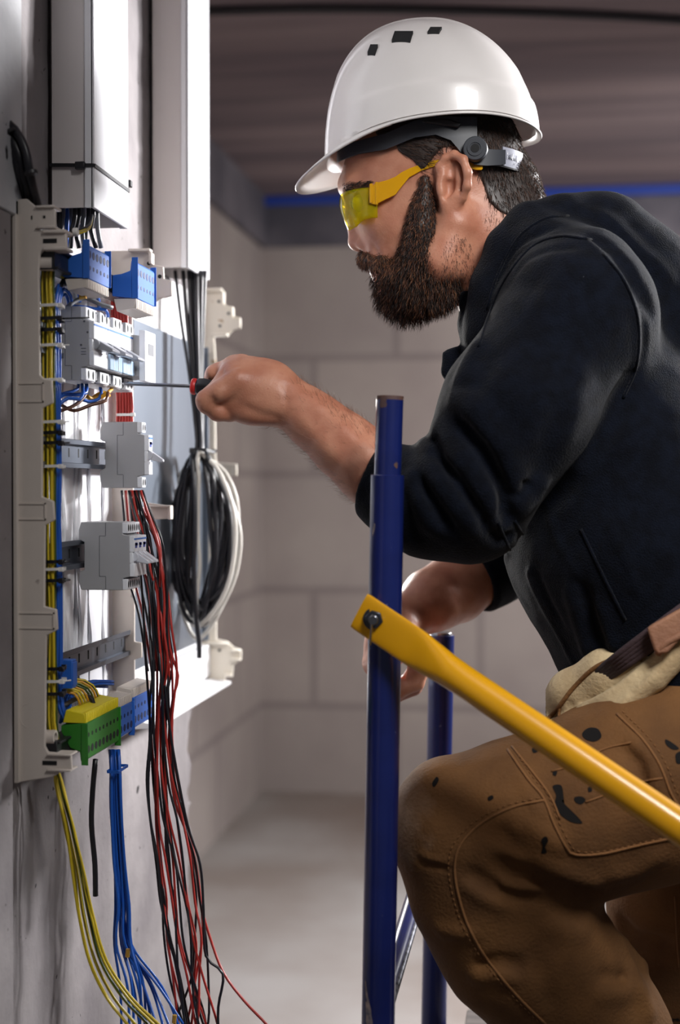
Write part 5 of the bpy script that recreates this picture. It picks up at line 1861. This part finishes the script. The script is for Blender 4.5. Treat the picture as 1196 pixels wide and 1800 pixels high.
# ---------------------------------------------------------------- hair, beard, brows
HAIRP = [(694, 250), (702, 268), (728, 285), (742, 306), (752, 300), (764, 280), (778, 264), (812, 258), (834, 282), (846, 318), (858, 352), (880, 372), (930, 392), (975, 300),
         (945, 150), (780, 110), (640, 140), (660, 235)]
cap = SDF()
cap.ell((768, 285, YH), (0.1108, 0.0792, 0.109), 0.03)
cap.ell((694, 322, YH), (0.0725, 0.0642, 0.0730), 0.03)
cap.chain([(905, 325, YH, 0.033), (915, 400, YH, 0.044)], 0.03)
cap.chain([(850, 395, YH, 0.0615), (865, 420, YH, 0.0600)], 0.02)
cap.func(poly_field(HAIRP, 1.815), 0.004, 'cut')
co_, CV, CF = sculpt('hair', cap, (-0.28, 1.77, 1.52), (0.20, 1.99, 2.06), 0.0026, M['hair'], person, it=1)


def px_of(P):
    """picture position of world points (to pick where hair grows on the head)"""
    v = P - np.array(_C)
    f = v @ np.array(_F)
    return 598 + FPX * (v @ np.array(_R)) / f, 900 - FPX * (v @ np.array(_U)) / f


def head_hair():
    def wgt(C, N):
        ok = (C[:, 2] > W(800, 395, YH).z) & (C[:, 2] < W(800, 190, YH).z)
        return ok * 1.0
    P, N = tri_sample(CV, CF, 9000, wgt)
    x0 = W(800, 300, YH).x
    back = np.clip((P[:, 0] - x0) / 0.08, -1, 1)[:, None]
    down = np.array([0.0, 0.0, -1.0])
    sweep = np.array([1.0, 0, -0.25])
    d1 = np.where(back > -0.2, down * 0.9 + np.array([0.15, 0, 0]), sweep)
    L = np.where(back[:, 0] > -0.2, 0.010, 0.014) * rng.uniform(0.6, 1.3, len(P))
    strands('hair_strands', P, N * 0.5 + d1, N * 0.12 + d1, L, np.full(len(P), 0.00042), [M['hair'], M['hair2']], co_, seg=3, mi=(rng.random(len(P)) < 0.3).astype(int), jitter=0.16)


head_hair()

beard = SDF()
for s in (1, -1):
    mm = (lambda q: q) if s == 1 else mirror
    beard.chain(mm([(747, 318, 1.8125, 0.0085), (744, 365, 1.8155, 0.0130), (742, 410, 1.822, 0.020), (744, 450, 1.832, 0.027), (734, 486, 1.848, 0.031), (720, 500, 1.868, 0.029)]), 0.014)
    beard.chain(mm([(774, 425, 1.828, 0.016), (780, 462, 1.836, 0.021), (766, 500, 1.848, 0.028)]), 0.016)
    beard.chain(mm([(645, 452, 1.874, 0.0095), (656, 455, 1.860, 0.0105), (676, 463, 1.847, 0.0125), (702, 480, 1.842, 0.018)]), 0.006)
beard.chain([(648, 451, YH - 0.008, 0.0085), (648, 451, YH + 0.008, 0.0085)], 0.006)
beard.chain([(676, 486, YH, 0.0085), (694, 490, YH, 0.013), (702, 504, YH, 0.022), (720, 512, YH, 0.029)], 0.02)
beard.func(lambda P: -((np.sqrt((((P - Q(655, 471, YH)) / np.array([0.012, 0.016, 0.0040])) ** 2).sum(1)) - 1.0) * 0.0045), 0.004, 'cut')
beard.noise(0.0022, 70.0, 2.0)
beard.noise(0.0010, 190.0, 4.0)
be_, DV, DF = sculpt('beard', beard, (-0.28, 1.77, 1.50), (0.08, 1.99, 1.92), 0.0022, M['beard'], person, it=0)
be_['label'] = 'full dark reddish brown beard and moustache'


def beard_hair():
    n = 15000
    P, N = tri_sample(DV, DF, n, lambda C, N: (C[:, 1] < 1.93) * (0.3 + (N[:, 1] < 0.2)))
    px, py = px_of(P)
    out = N[:, :]
    down = np.array([-0.10, 0, -1.0])
    stache = (px < 700) & (py < 478) & (py > 430)
    low = np.clip((py - 420) / 120.0, 0, 1)[:, None]
    d0 = out * (0.75 - 0.1 * low) + down * 0.7
    d1 = out * (0.12 + 0.18 * low) + down
    side = np.sign(P[:, 1] - YH)[:, None]
    d1 = np.where(stache[:, None], np.array([0.45, 0, -0.9]) + side * np.array([0, 0.25, 0]) + out * 0.15, d1)
    L = (0.007 + 0.013 * low[:, 0]) * rng.uniform(0.6, 1.35, n)
    L = np.where(stache, 0.010 * rng.uniform(0.7, 1.2, n), L)
    red = rng.random(n)
    front = np.clip((py - 330) / 180.0, 0, 1)
    mi = np.where(red < 0.50 + 0.22 * front, 0, np.where(red < 0.93, 1, 2))
    mi = np.where(stache & (red > 0.35), np.where(red > 0.75, 2, 1), mi)
    strands('beard_strands', P, d0, d1, L, np.full(n, 0.00040), [M['beard'], M['beard2'], M['beard3']], be_, seg=4, mi=mi, jitter=0.22, curl=0.35)


beard_hair()


def body_hair():
    # brows
    P, N = tri_sample(BV, BF, 260, lambda C, N: ((np.abs(px_of(C)[1] - (329 - 0.10 * (px_of(C)[0] - 605))) < 6) & (px_of(C)[0] > 603) & (px_of(C)[0] < 650) & (C[:, 1] < YH - 0.008) & (C[:, 1] > YH - 0.075)) * 1.0)
    strands('eyebrow', P, N * 0.6 + np.array([0.6, 0, 0.2]), N * 0.2 + np.array([1, 0, -0.1]), np.full(len(P), 0.008), np.full(len(P), 0.00038), M['hair'], person, seg=3)
    # stubble where the beard thins out on the neck and at the nape
    P, N = tri_sample(BV, BF, 1500, lambda C, N: ((np.hypot((px_of(C)[0] - 805) / 30, (px_of(C)[1] - 470) / 60) < 1) | (np.hypot((px_of(C)[0] - 890) / 40, (px_of(C)[1] - 385) / 35) < 1)) * (C[:, 1] < 1.95) * 1.0)
    strands('stubble', P, N * 0.5 + np.array([0.1, 0, -1]), N * 0.2 + np.array([0.1, 0, -1]), rng.uniform(0.003, 0.006, len(P)), np.full(len(P), 0.0002), M['hair'], person, seg=2)
    # forearm hair
    a, b = Q(500, 705, 1.74), Q(690, 855, 1.715)
    ax = (b - a) / np.linalg.norm(b - a)

    def w_arm(C, N):
        t = (C - a) @ ax
        q = np.linalg.norm(C - a - t[:, None] * ax, axis=1)
        return ((t > 0) & (t < 0.15) & (q < 0.06)) * (0.35 + (np.abs(N[:, 1]) < 0.7))
    P, N = tri_sample(BV, BF, 900, w_arm)
    strands('arm_hair', P, N * 0.8 - ax * 0.6, N * 0.3 - ax, rng.uniform(0.006, 0.014, len(P)), np.full(len(P), 0.00016), M['armhair'], person, seg=3, jitter=0.25)


body_hair()

# ---------------------------------------------------------------- hard hat
def hat_on(px, py):
    return W(px, py, YH)


HC = hat_on(757, 250)                      # centre under the crown
CROWN_Z = hat_on(760, 41).z
PXM = YH / FPX                             # metres per picture pixel at the head
hat = empty('hard_hat', (HC.x, YH, hat_on(757, 300).z), 'white hard hat with small vent slots, worn on the head', 'hard hat')


def hat_surface(nu=180, nv=96):
    V, idx = [], {}
    us = np.linspace(0, 2 * math.pi, nu, endpoint=False)
    rows = [('brim', 1.0), ('brim', 0.75), ('brim', 0.5), ('brim', 0.25), ('brim', 0.06)] + [('dome', v) for v in np.linspace(0, 1, nv)]
    for i, (kind, v) in enumerate(rows):
        for j, u in enumerate(us):
            cx, sy_ = -math.cos(u), math.sin(u)          # u = 0 looks to the front (-x)
            front = 0.5 - 0.5 * cx                        # 1 at the front, 0 at the back
            a = (186 if cx < 0 else 186) * PXM
            bw = 0.1120
            x_r = a * math.copysign(abs(cx) ** 0.94, cx)
            y_r = bw * math.copysign(abs(sy_) ** 0.94, sy_)
            zf, zb = hat_on(700, 291).z, hat_on(700, 243).z
            z_r = zb + (zf - zb) * (front ** 1.1) + 24 * PXM * abs(sy_) ** 1.7
            if kind == 'dome':
                n = 1.85 + 0.75 * front ** 1.2
                ph = v * math.pi / 2
                s_ = math.cos(ph) ** (2 / n) if v < 1 else 0.0
                h = math.sin(ph) ** (2 / n)
                x, y = x_r * s_, y_r * s_
                z = z_r + (CROWN_Z - z_r) * h
                # raised lower band with a step, and the raised keel along the top
                hh = (z - z_r) / PXM
                band = 1 / (1 + math.exp((hh - 50 - 10 * front) / 1.6))
                band *= min(1, max(0, (0.88 - front) * 6))
                keel = 1 / (1 + math.exp((abs(y) - 0.031) / 0.0012)) * min(1, max(0, (z - (CROWN_Z - 0.085)) / 0.012))
                rad = math.hypot(x, y) + 1e-6
                x += x / rad * 0.0028 * band
                y += y / rad * 0.0028 * band
                z += 0.0026 * keel
            else:
                f = max(0.0, -cx)
                f = f ** 2.2
                e = (0.0062 + 0.034 * f) * v
                d = 0.0035 * v + (0.026 * f) * v ** 1.25
                rad = math.hypot(x_r / a, y_r / bw) + 1e-6
                nx, ny = x_r / a / rad, y_r / bw / rad
                x, y, z = x_r + nx * e, y_r + ny * e * (0.5 if f > 0.05 else 1), z_r - d
            # leaning slot positions need the centre back
            V.append((HC.x + x - (4 * PXM if kind == 'dome' else 0) * 0, YH + y, z))
    F = []
    R_ = len(rows)
    for i in range(R_ - 1):
        for j in range(nu):
            k = (j + 1) % nu
            F.append((i * nu + j, i * nu + k, (i + 1) * nu + k, (i + 1) * nu + j))
    return np.array(V), F, nu


HV, HF, NU = hat_surface()
SLOTS = [(648, 80, 666, 93), (690, 57, 727, 72), (752, 50, 777, 58)]


def in_slot(c):
    x, y = px_of(np.array([c]))
    for (x0, y0, x1, y1) in SLOTS:
        pass
    return False


me = bpy.data.meshes.new('shell')
me.from_pydata([tuple(v) for v in HV], [], HF)
me.update()
M['hat'] = mat('white_helmet_plastic', rgb(216, 212, 210), 0.28, coat=0.3, var=0.03, vscale=14, spots=[(60, 0.79, rgb(150, 140, 136))])
bmh = bmesh.new()
bmh.from_mesh(me)
bmesh.ops.remove_doubles(bmh, verts=bmh.verts, dist=1e-5)
bmesh.ops.recalc_face_normals(bmh, faces=bmh.faces)
bmh.to_mesh(me)
bmh.free()
sh = link_mesh('shell', me, M['hat'], hat, angle=60)
so_ = sh.modifiers.new('thickness', 'SOLIDIFY')
so_.thickness = 0.0026
so_.offset = -1
# vent slots on both flanks of the keel: dark recesses with a lip
from mathutils.bvhtree import BVHTree
_tree = BVHTree.FromPolygons([tuple(v) for v in HV], HF)
for (x0, y0, x1, y1) in SLOTS:
    for side in (1, -1):
        cs = []
        for (x, y) in ((x0 + 5, y0), (x1, y0), (x1 - 5, y1), (x0, y1)):
            o = _C
            d = ray(x, y).normalized()
            h = _tree.ray_cast(o, d)
            cs.append((h[0], h[1]) if h[0] is not None else None)
        if any(c is None for c in cs):
            continue
        vs = []
        for p, nr in cs:
            nr = nr if nr.dot(p - Vector((HC.x, YH, HC.z))) > 0 else -nr
            q = p + nr * 0.0022
            if side < 0:
                q = Vector((q.x, 2 * YH - q.y, q.z))
            vs.append(q)
        m = MB()
        dn = Vector((0, 0, -0.006))
        m.add([v for v in vs] + [v + dn for v in vs], [(0, 1, 2, 3), (0, 4, 5, 1), (1, 5, 6, 2), (2, 6, 7, 3), (3, 7, 4, 0)])
        m.build('vent_slot', M['hole'], hat)

# head harness: strap strips that follow the head
M['harness'] = mat('dark_grey_harness_plastic', rgb(46, 49, 56), 0.45)
M['scale_strip'] = mat('pale_size_strip', rgb(150, 152, 166), 0.5)


def strip(rows, a, b, xc, th, name, material, parent, out=0.0):
    """rows: (px, top, bottom); y follows an ellipse round the head"""
    m = MB()
    vs = []
    for x, t0, b0 in rows:
        wx = W(x, 260, YH).x
        cx = W(xc, 260, YH).x
        u = max(-0.9999, min(0.9999, (wx - cx) / a))
        y = YH - (b + out) * math.sqrt(1 - u * u)
        n = Vector((u / a, -math.sqrt(1 - u * u) / b, 0)).normalized()
        zt, zb = W(x, t0, y).z, W(x, b0, y).z
        for z in (zt, zb):
            vs.append(Vector((wx, y, z)))
            vs.append(Vector((wx, y, z)) + n * th)
    fs = []
    for i in range(len(rows) - 1):
        o, q = 4 * i, 4 * (i + 1)
        fs += [(o + 1, q + 1, q + 3, o + 3), (o, o + 2, q + 2, q), (o, q, q + 1, o + 1), (o + 2, o + 3, q + 3, q + 2)]
    e = 4 * (len(rows) - 1)
    fs += [(0, 1, 3, 2), (e, e + 2, e + 3, e + 1)]
    m.add(vs, fs)
    return m.build(name, material, parent, angle=35)


def dens(rows, k=6):
    out = []
    for (a, b) in zip(rows[:-1], rows[1:]):
        for i in range(k):
            t = i / k
            out.append(tuple(a[j] + (b[j] - a[j]) * t for j in range(3)))
    return out + [rows[-1]]


band = dens([(597, 262, 286), (602, 258, 284), (640, 248, 271), (690, 235, 263), (740, 212, 242), (775, 205, 237), (800, 205, 247), (812, 206, 262), (825, 206, 282), (843, 206, 290)])
strip(band, 0.1265, 0.0835, 763, 0.0022, 'headband', M['harness'], hat)
arm = dens([(838, 246, 290), (858, 263, 292), (880, 264, 291), (889, 264, 289)])
strip(arm, 0.1265, 0.0840, 763, 0.0035, 'harness_arm', M['harness'], hat)
sc_ = dens([(885, 258, 292), (900, 262, 297), (912, 267, 304), (917, 270, 308)])
st = strip(sc_, 0.1150, 0.0835, 770, 0.0024, 'size_strip', M['scale_strip'], hat)
dl = dens([(846, 288, 291), (880, 290, 293), (905, 297, 300), (917, 303, 306)])
strip(dl, 0.1155, 0.0842, 770, 0.0026, 'size_strip_edge', M['black'], hat)
# the size marks printed on the pale strip
mk = MB()


def strip_pt(x, y, out=0.0030):
    a, b, xc = 0.1150, 0.0835, 770
    wx, cx = W(x, 260, YH).x, W(xc, 260, YH).x
    u = max(-0.9999, min(0.9999, (wx - cx) / a))
    yy = YH - b * math.sqrt(1 - u * u)
    n = Vector((u / a, -math.sqrt(1 - u * u) / b, 0)).normalized()
    return Vector((wx, yy, W(x, y, yy).z)) + n * out


for x, y in ((891, 274), (899.5, 277), (908, 280)):
    mk.tube([strip_pt(x + 0.8, y - 6), strip_pt(x, y + 6)], 0.00035, n=5)
for pts in ([(893.6, 275), (895.6, 274.2), (896.4, 276), (896.2, 280), (893.8, 280), (893.8, 277.6), (896.2, 277.4)], [(896.8, 276.2), (897.0, 280.4), (898.4, 280.6), (898.6, 276.6)],
            [(902, 278.4), (902, 282.2), (904.4, 282.6), (904.6, 278.6), (905.4, 283)]):
    mk.tube([strip_pt(x, y) for x, y in pts], 0.00032, n=5)
mk.build('size_marks', M['black'], st)
kc = W(836, 262, 1.795)
m = MB()
m.cyl(kc + Vector((0, 0.004, 0)), kc + Vector((0, -0.0055, 0)), 0.0158, 0.0150, n=36)
kb = m.build('knob', M['harness'], hat, bevel=0.001)
m = MB()
m.cyl(kc + Vector((0, -0.0050, 0)), kc + Vector((0, -0.0066, 0)), 0.0098, n=30, r_in=0.0072)
m.build('knob_ring', M['harness'], kb)
MB().cyl(kc + Vector((0, -0.0050, 0)), kc + Vector((0, -0.0060, 0)), 0.0055, n=24).build('knob_hole', M['hole'], kb)
cl = [(742, 216), (760, 210), (790, 211), (812, 219), (806, 226), (780, 222)]
m = MB()
q = [W(x, y, 1.796) for x, y in cl]
m.prism([(p.x, p.z) for p in q], 1.790, 1.797)
m.build('harness_clip', M['black'], hat, bevel=0.0015)

# ---------------------------------------------------------------- safety glasses
M['lens'] = glassy('yellow_lens', (0.80, 0.74, 0.02, 1), 0.20)
M['temple'] = glassy('amber_temple', (0.80, 0.42, 0.01, 1), 0.72)
gl = empty('safety_glasses', W(650, 400, YH), 'yellow tinted wraparound safety glasses on the face', 'safety glasses')


def lens_mesh():
    rows = []
    N = 56
    x_side, x_front = 664, 602
    wxs, wxf = W(x_side, 350, YH - 0.069).x, W(x_front, 350, YH).x
    vs = []
    K = 9
    for i in range(N + 1):
        th = math.pi * i / N
        c, s_ = math.cos(th), math.sin(th)
        y = YH - 0.0690 * math.copysign(abs(c) ** 0.8, c)
        x = wxs + (wxf - wxs) * s_ ** 0.75
        f = abs(c)
        top = 345 - 15 * f ** 1.5
        # lower edge: deep over the cheeks, notched for the nose
        bot = 397 - 30 * math.exp(-((1 - s_) / 0.035)) - 14 * max(0, f - 0.86) / 0.14 + 8 * math.exp(-((f - 0.55) / 0.25) ** 2)
        for k in range(K):
            t = k / (K - 1)
            yn = YH - abs(YH - y)
            zt, zb = W(640, top, yn).z, W(640, bot, yn).z
            bulge = 0.0035 * math.sin(math.pi * t) - 0.004 * (1 - t) * 0
            back = 0.010 * t ** 1.5 * s_
            vs.append((x + back - bulge * s_ , y, zt + (zb - zt) * t))
    fs = [(i * K + k, i * K + k + 1, (i + 1) * K + k + 1, (i + 1) * K + k) for i in range(N) for k in range(K - 1)]
    me = bpy.data.meshes.new('lens')
    me.from_pydata(vs, [], fs)
    me.update()
    o = link_mesh('lens', me, M['lens'], gl, angle=0)
    s2 = o.modifiers.new('thickness', 'SOLIDIFY')
    s2.thickness = 0.0018
    s2.offset = 0
    return o


lens_mesh()
TE = [(652, 331, 358), (660, 322, 360), (668, 320, 356), (680, 317, 350), (695, 311, 343), (706, 303, 329), (720, 296, 312), (740, 289, 301), (760, 283, 294), (776, 280, 291)]
for s in (1, -1):
    for nm, rows, off in (('temple', TE, 0.0), ('temple_tip', [(776, 280, 291), (800, 279, 291), (826, 283, 296), (838, 285, 299), (847, 288, 299), (849, 290, 297)], 0.0)):
        vs, fs = [], []
        for i, (x, t0, b0) in enumerate(dens(rows, 4)):
            y = YH - s * (0.0715 + 0.0045 * min(1.0, max(0.0, (x - 652) / 110)) - 0.006 * max(0.0, (x - 800) / 50))
            for py in (t0, b0):
                p = W(x, py, YH - abs(YH - y))
                vs.append((p.x, y - s * 0.0012, p.z))
                vs.append((p.x, y + s * 0.0012, p.z))
        n = len(vs) // 4
        for i in range(n - 1):
            o, q = 4 * i, 4 * (i + 1)
            fs += [(o, q, q + 2, o + 2), (o + 1, o + 3, q + 3, q + 1), (o, o + 1, q + 1, q), (o + 2, q + 2, q + 3, o + 3)]
        e = 4 * (n - 1)
        fs += [(0, 2, 3, 1), (e, e + 1, e + 3, e + 2)]
        MB().add(vs, fs).build(nm, M['temple'], gl, bevel=0.0006, seg=2)
    m = MB()
    for (x0, y0, x1, y1) in ((650, 323, 656, 357), (660, 320, 665, 360)):
        a, b = W(x0, y0, YH - 0.0722), W(x1, y1, YH - 0.0722)
        yy = YH - s * 0.0722
        m.box(a.x, b.x, yy - 0.0016, yy + 0.0016, a.z, b.z)
    m.build('hinge_rib', M['temple'], gl, bevel=0.0006, seg=1)

# ================================================================ scaffold
def post(px_top, px_bot, y_top, y_bot, Y, r, label, top_r=None, collar=None):
    a = W(px_bot, y_bot, Y)
    b = W(px_top, y_top, Y)
    d = (b - a).normalized()
    foot = a + d * ((0.0 - a.z) / d.z)
    t = empty('scaffold_post', foot, label, 'scaffold post')
    return t, foot, d


t, foot, d = post(681.5, 665, 835, 1800, 1.60, 0.0194, 'near blue scaffold post with a chipped paint patch and a thinner rusty-topped tube')
top = W(681.5, 835, 1.60)
m = MB()
m.cyl(foot, top, 0.0190, n=36, r_in=0.0160)
np_ = m.build('tube', M['pole'], t, bevel=0.0006, seg=1)
it_ = W(686, 697, 1.60)
m = MB()
d2 = (it_ - top).normalized()
m.cyl(top - d2 * 0.03, it_ - d2 * 0.004, 0.0154, n=36)
inner = m.build('inner_tube', M['pole'], t)
m = MB()
m.cyl(it_ - d2 * 0.004, it_ + d2 * 0.0005, 0.0154, n=36, r_in=0.012)
m.cyl(it_ - d2 * 0.0012, it_ - d2 * 0.001, 0.0122, n=30)
m.build('cut_end', M['pole_rust'], inner)


def pole_patch(cx, cy, w, h, material, name, parent, r=0.0192, tilt=0.0, seed=1):
    """a thin chip in the paint that follows the tube"""
    R2 = random.Random(seed)
    ax0 = foot + d * ((W(cx, cy, 1.6).z - foot.z) / d.z)
    n = 18
    vs = []
    for k in range(n):
        an = 2 * math.pi * k / n
        j = R2.uniform(0.7, 1.1)
        u = (w * math.cos(an) * j + tilt * h * math.sin(an)) / r
        z = h * math.sin(an) * j
        off = (cx - (598 + FPX * ((ax0 - _C).dot(_R)) / ((ax0 - _C).dot(_F)))) * 1.6 / FPX / r
        A_ = -math.pi / 2 + off + u
        vs.append(ax0 + d * z + Vector((math.cos(A_), math.sin(A_), 0)) * (r + 0.0002))
    c = sum(vs, Vector()) / n
    dirc = Vector((c.x - ax0.x, c.y - ax0.y, 0)).normalized()
    vs.append(Vector((ax0.x, ax0.y, c.z)) + dirc * (r + 0.0003))
    MB().add(vs, [(k, (k + 1) % n, n) for k in range(n)]).build(name, material, parent)


pole_patch(651, 1775, 0.0045, 0.022, M['bare_paint'], 'paint_chip', np_, seed=3, tilt=-0.12)
pole_patch(646, 1738, 0.0016, 0.014, M['bare_paint'], 'paint_chip', np_, seed=5, tilt=-0.2)
pole_patch(658, 930, 0.0020, 0.008, M['bare_paint'], 'paint_chip', np_, seed=8, tilt=0.2)
rp = MB()
for (x, y, w, h) in ((676, 708, 0.006, 0.007), (700, 818, 0.003, 0.004)):
    c = W(x, y, 1.60)
    axp = top + d2 * ((c.z - top.z) / d2.z)
    off = (c.x - axp.x) / 0.0154
    n = 14
    R2 = random.Random(x)
    vs = []
    for k in range(n):
        an = 2 * math.pi * k / n
        A_ = -math.pi / 2 + off + w * math.cos(an) * R2.uniform(0.6, 1.1) / 0.0154
        vs.append(Vector((axp.x + math.cos(A_) * 0.0156, axp.y + math.sin(A_) * 0.0156, c.z + h * math.sin(an) * R2.uniform(0.7, 1.1))))
    vs.append(Vector((axp.x + math.cos(-math.pi / 2 + off) * 0.0157, axp.y + math.sin(-math.pi / 2 + off) * 0.0157, c.z)))
    rp.add(vs, [(k, (k + 1) % n, n) for k in range(n)])
rp.build('rust_patch', M['pole_rust'], inner)['kind'] = 'stuff'
FOOT_N, DIR_N = foot, d

t, foot2, dd = post(777, 763, 1116, 1797, 2.13, 0.019, 'far blue scaffold post seen behind the bent knee')
top2 = W(777, 1116, 2.13)
MB().cyl(foot2, top2, 0.0190, n=36, r_in=0.0155).build('tube', M['pole'], t, bevel=0.0006, seg=1)
MB().cyl(top2 - dd * 0.01, top2 + dd * 0.004, 0.0150, n=30).build('end_cap', M['steel'], t, bevel=0.001)

# slanting blue tube between the two posts
a, b = W(684, 1725, 1.72), W(735, 1560, 1.98)
dr = (b - a).normalized()
t = empty('scaffold_strut', a, 'thin slanting blue strut running up between the two scaffold posts', 'scaffold strut')
MB().cyl(a - dr * 0.10, b + dr * 0.10, 0.0125, n=24, r_in=0.010).build('tube', M['pole'], t)
M['strut_edge'] = mat('scratched_grey_steel', rgb(150, 152, 160), 0.45, metal=0.5, col2=rgb(60, 62, 72), vscale=90)
MB().tube([a - dr * 0.099 + Vector((0.0105, -0.006, 0)), b + dr * 0.099 + Vector((0.0105, -0.006, 0))], 0.0048, n=10).build('weld_bead', M['strut_edge'], t)

# deck the electrician crouches on
DX0, DX1 = -0.12, 1.60
dk = empty('scaffold_deck', ((DX0 + DX1) / 2, 1.88, DECK_Z - 0.04), 'grey boarded scaffold deck under the crouching person', 'scaffold deck')
for k in range(3):
    y0 = 1.645 + k * 0.19
    MB().box(DX0, DX1, y0, y0 + 0.186, DECK_Z - 0.03, DECK_Z).build('board', M['plank'], dk, bevel=0.003)
m = MB()
for x in (DX0 + 0.06, DX1 - 0.3):
    m.box(x, x + 0.05, 1.645, 2.21, DECK_Z - 0.07, DECK_Z - 0.03)
m.build('bearer', M['steel'], dk, bevel=0.002)
for x in (DX0 + 0.085, DX1 - 0.275):
    for y in (1.66, 2.19):
        MB().cyl((x, y, 0.0), (x, y, DECK_Z - 0.07), 0.019, n=24).build('leg', M['pole'], dk)

# yellow diagonal brace bolted to the near post
A0, A1 = W(632, 1073, 1.572), W(745, 1155, 1.562)
A2 = W(1560, 1700, 1.41)
br = empty('diagonal_brace', A0, 'yellow diagonal scaffold brace bolted to the near post and crossing the thigh', 'scaffold brace')
dr = (A2 - A1).normalized()
upv = Vector((0, 0, 1))
up_ = (upv - dr * upv.dot(dr)).normalized()
nv = dr.cross(up_).normalized()
secs = []
L = (A2 - A0).length
d0 = (A1 - A0).normalized()
total = [(0.0, 0.0215, 0.0028), (0.004, 0.0222, 0.0030), (0.070, 0.0222, 0.0030), (0.082, 0.0218, 0.0050), (0.100, 0.0196, 0.0110), (0.122, 0.0178, 0.0160), (0.145, 0.0172, 0.0172), (L, 0.0178, 0.0178)]
vs, fs = [], []
n = 32
for (s_, hw, ht) in total:
    c = A0 + (A2 - A0).normalized() * s_
    for k in range(n):
        an = 2 * math.pi * k / n
        ca, sa = math.cos(an), math.sin(an)
        p_ = 2.0 if ht > 0.012 else 0.7
        q1 = math.copysign(abs(ca) ** (min(1, p_)), ca) * hw
        q2 = math.copysign(abs(sa) ** (min(1, p_)), sa) * ht
        vs.append(c + up_ * q1 + nv * q2)
for i in range(len(total) - 1):
    for k in range(n):
        fs.append((i * n + k, i * n + (k + 1) % n, (i + 1) * n + (k + 1) % n, (i + 1) * n + k))
fs += [tuple(range(n - 1, -1, -1)), tuple(range((len(total) - 1) * n, len(total) * n))]
m = MB().add(vs, fs)
me = bpy.data.meshes.new('tube')
me.from_pydata(m.v, [], m.f)
bmh = bmesh.new()
bmh.from_mesh(me)
bmesh.ops.recalc_face_normals(bmh, faces=bmh.faces)
bmh.to_mesh(me)
bmh.free()
link_mesh('tube', me, M['yellow_paint'], br, angle=45)
bc = W(659, 1088, 1.567)
m = MB()
m.cyl(bc + Vector((0, 0.04, 0)), bc + Vector((0, -0.002, 0)), 0.0130, n=28)
M['bolt'] = mat('dark_zinc_bolt', rgb(70, 72, 80), 0.35, metal=0.8)
m.build('washer', M['bolt'], br, bevel=0.0008)
m = MB()
m.cyl(bc + Vector((0, 0.0, 0)), bc + Vector((0, -0.009, 0)), 0.0105, n=6)
m.build('nut', M['bolt'], br, bevel=0.001)
MB().cyl(bc + Vector((0, -0.005, 0)), bc + Vector((0, -0.015, 0)), 0.0055, n=18).build('bolt', M['steel'], br, bevel=0.0008)
m = MB()
m.tube([bc + Vector((-0.001, -0.012, 0.006)), bc + Vector((-0.002, -0.013, -0.006)), bc + Vector((-0.004, -0.010, -0.028))], 0.0014, n=6)
m.build('split_pin', M['steel'], br)
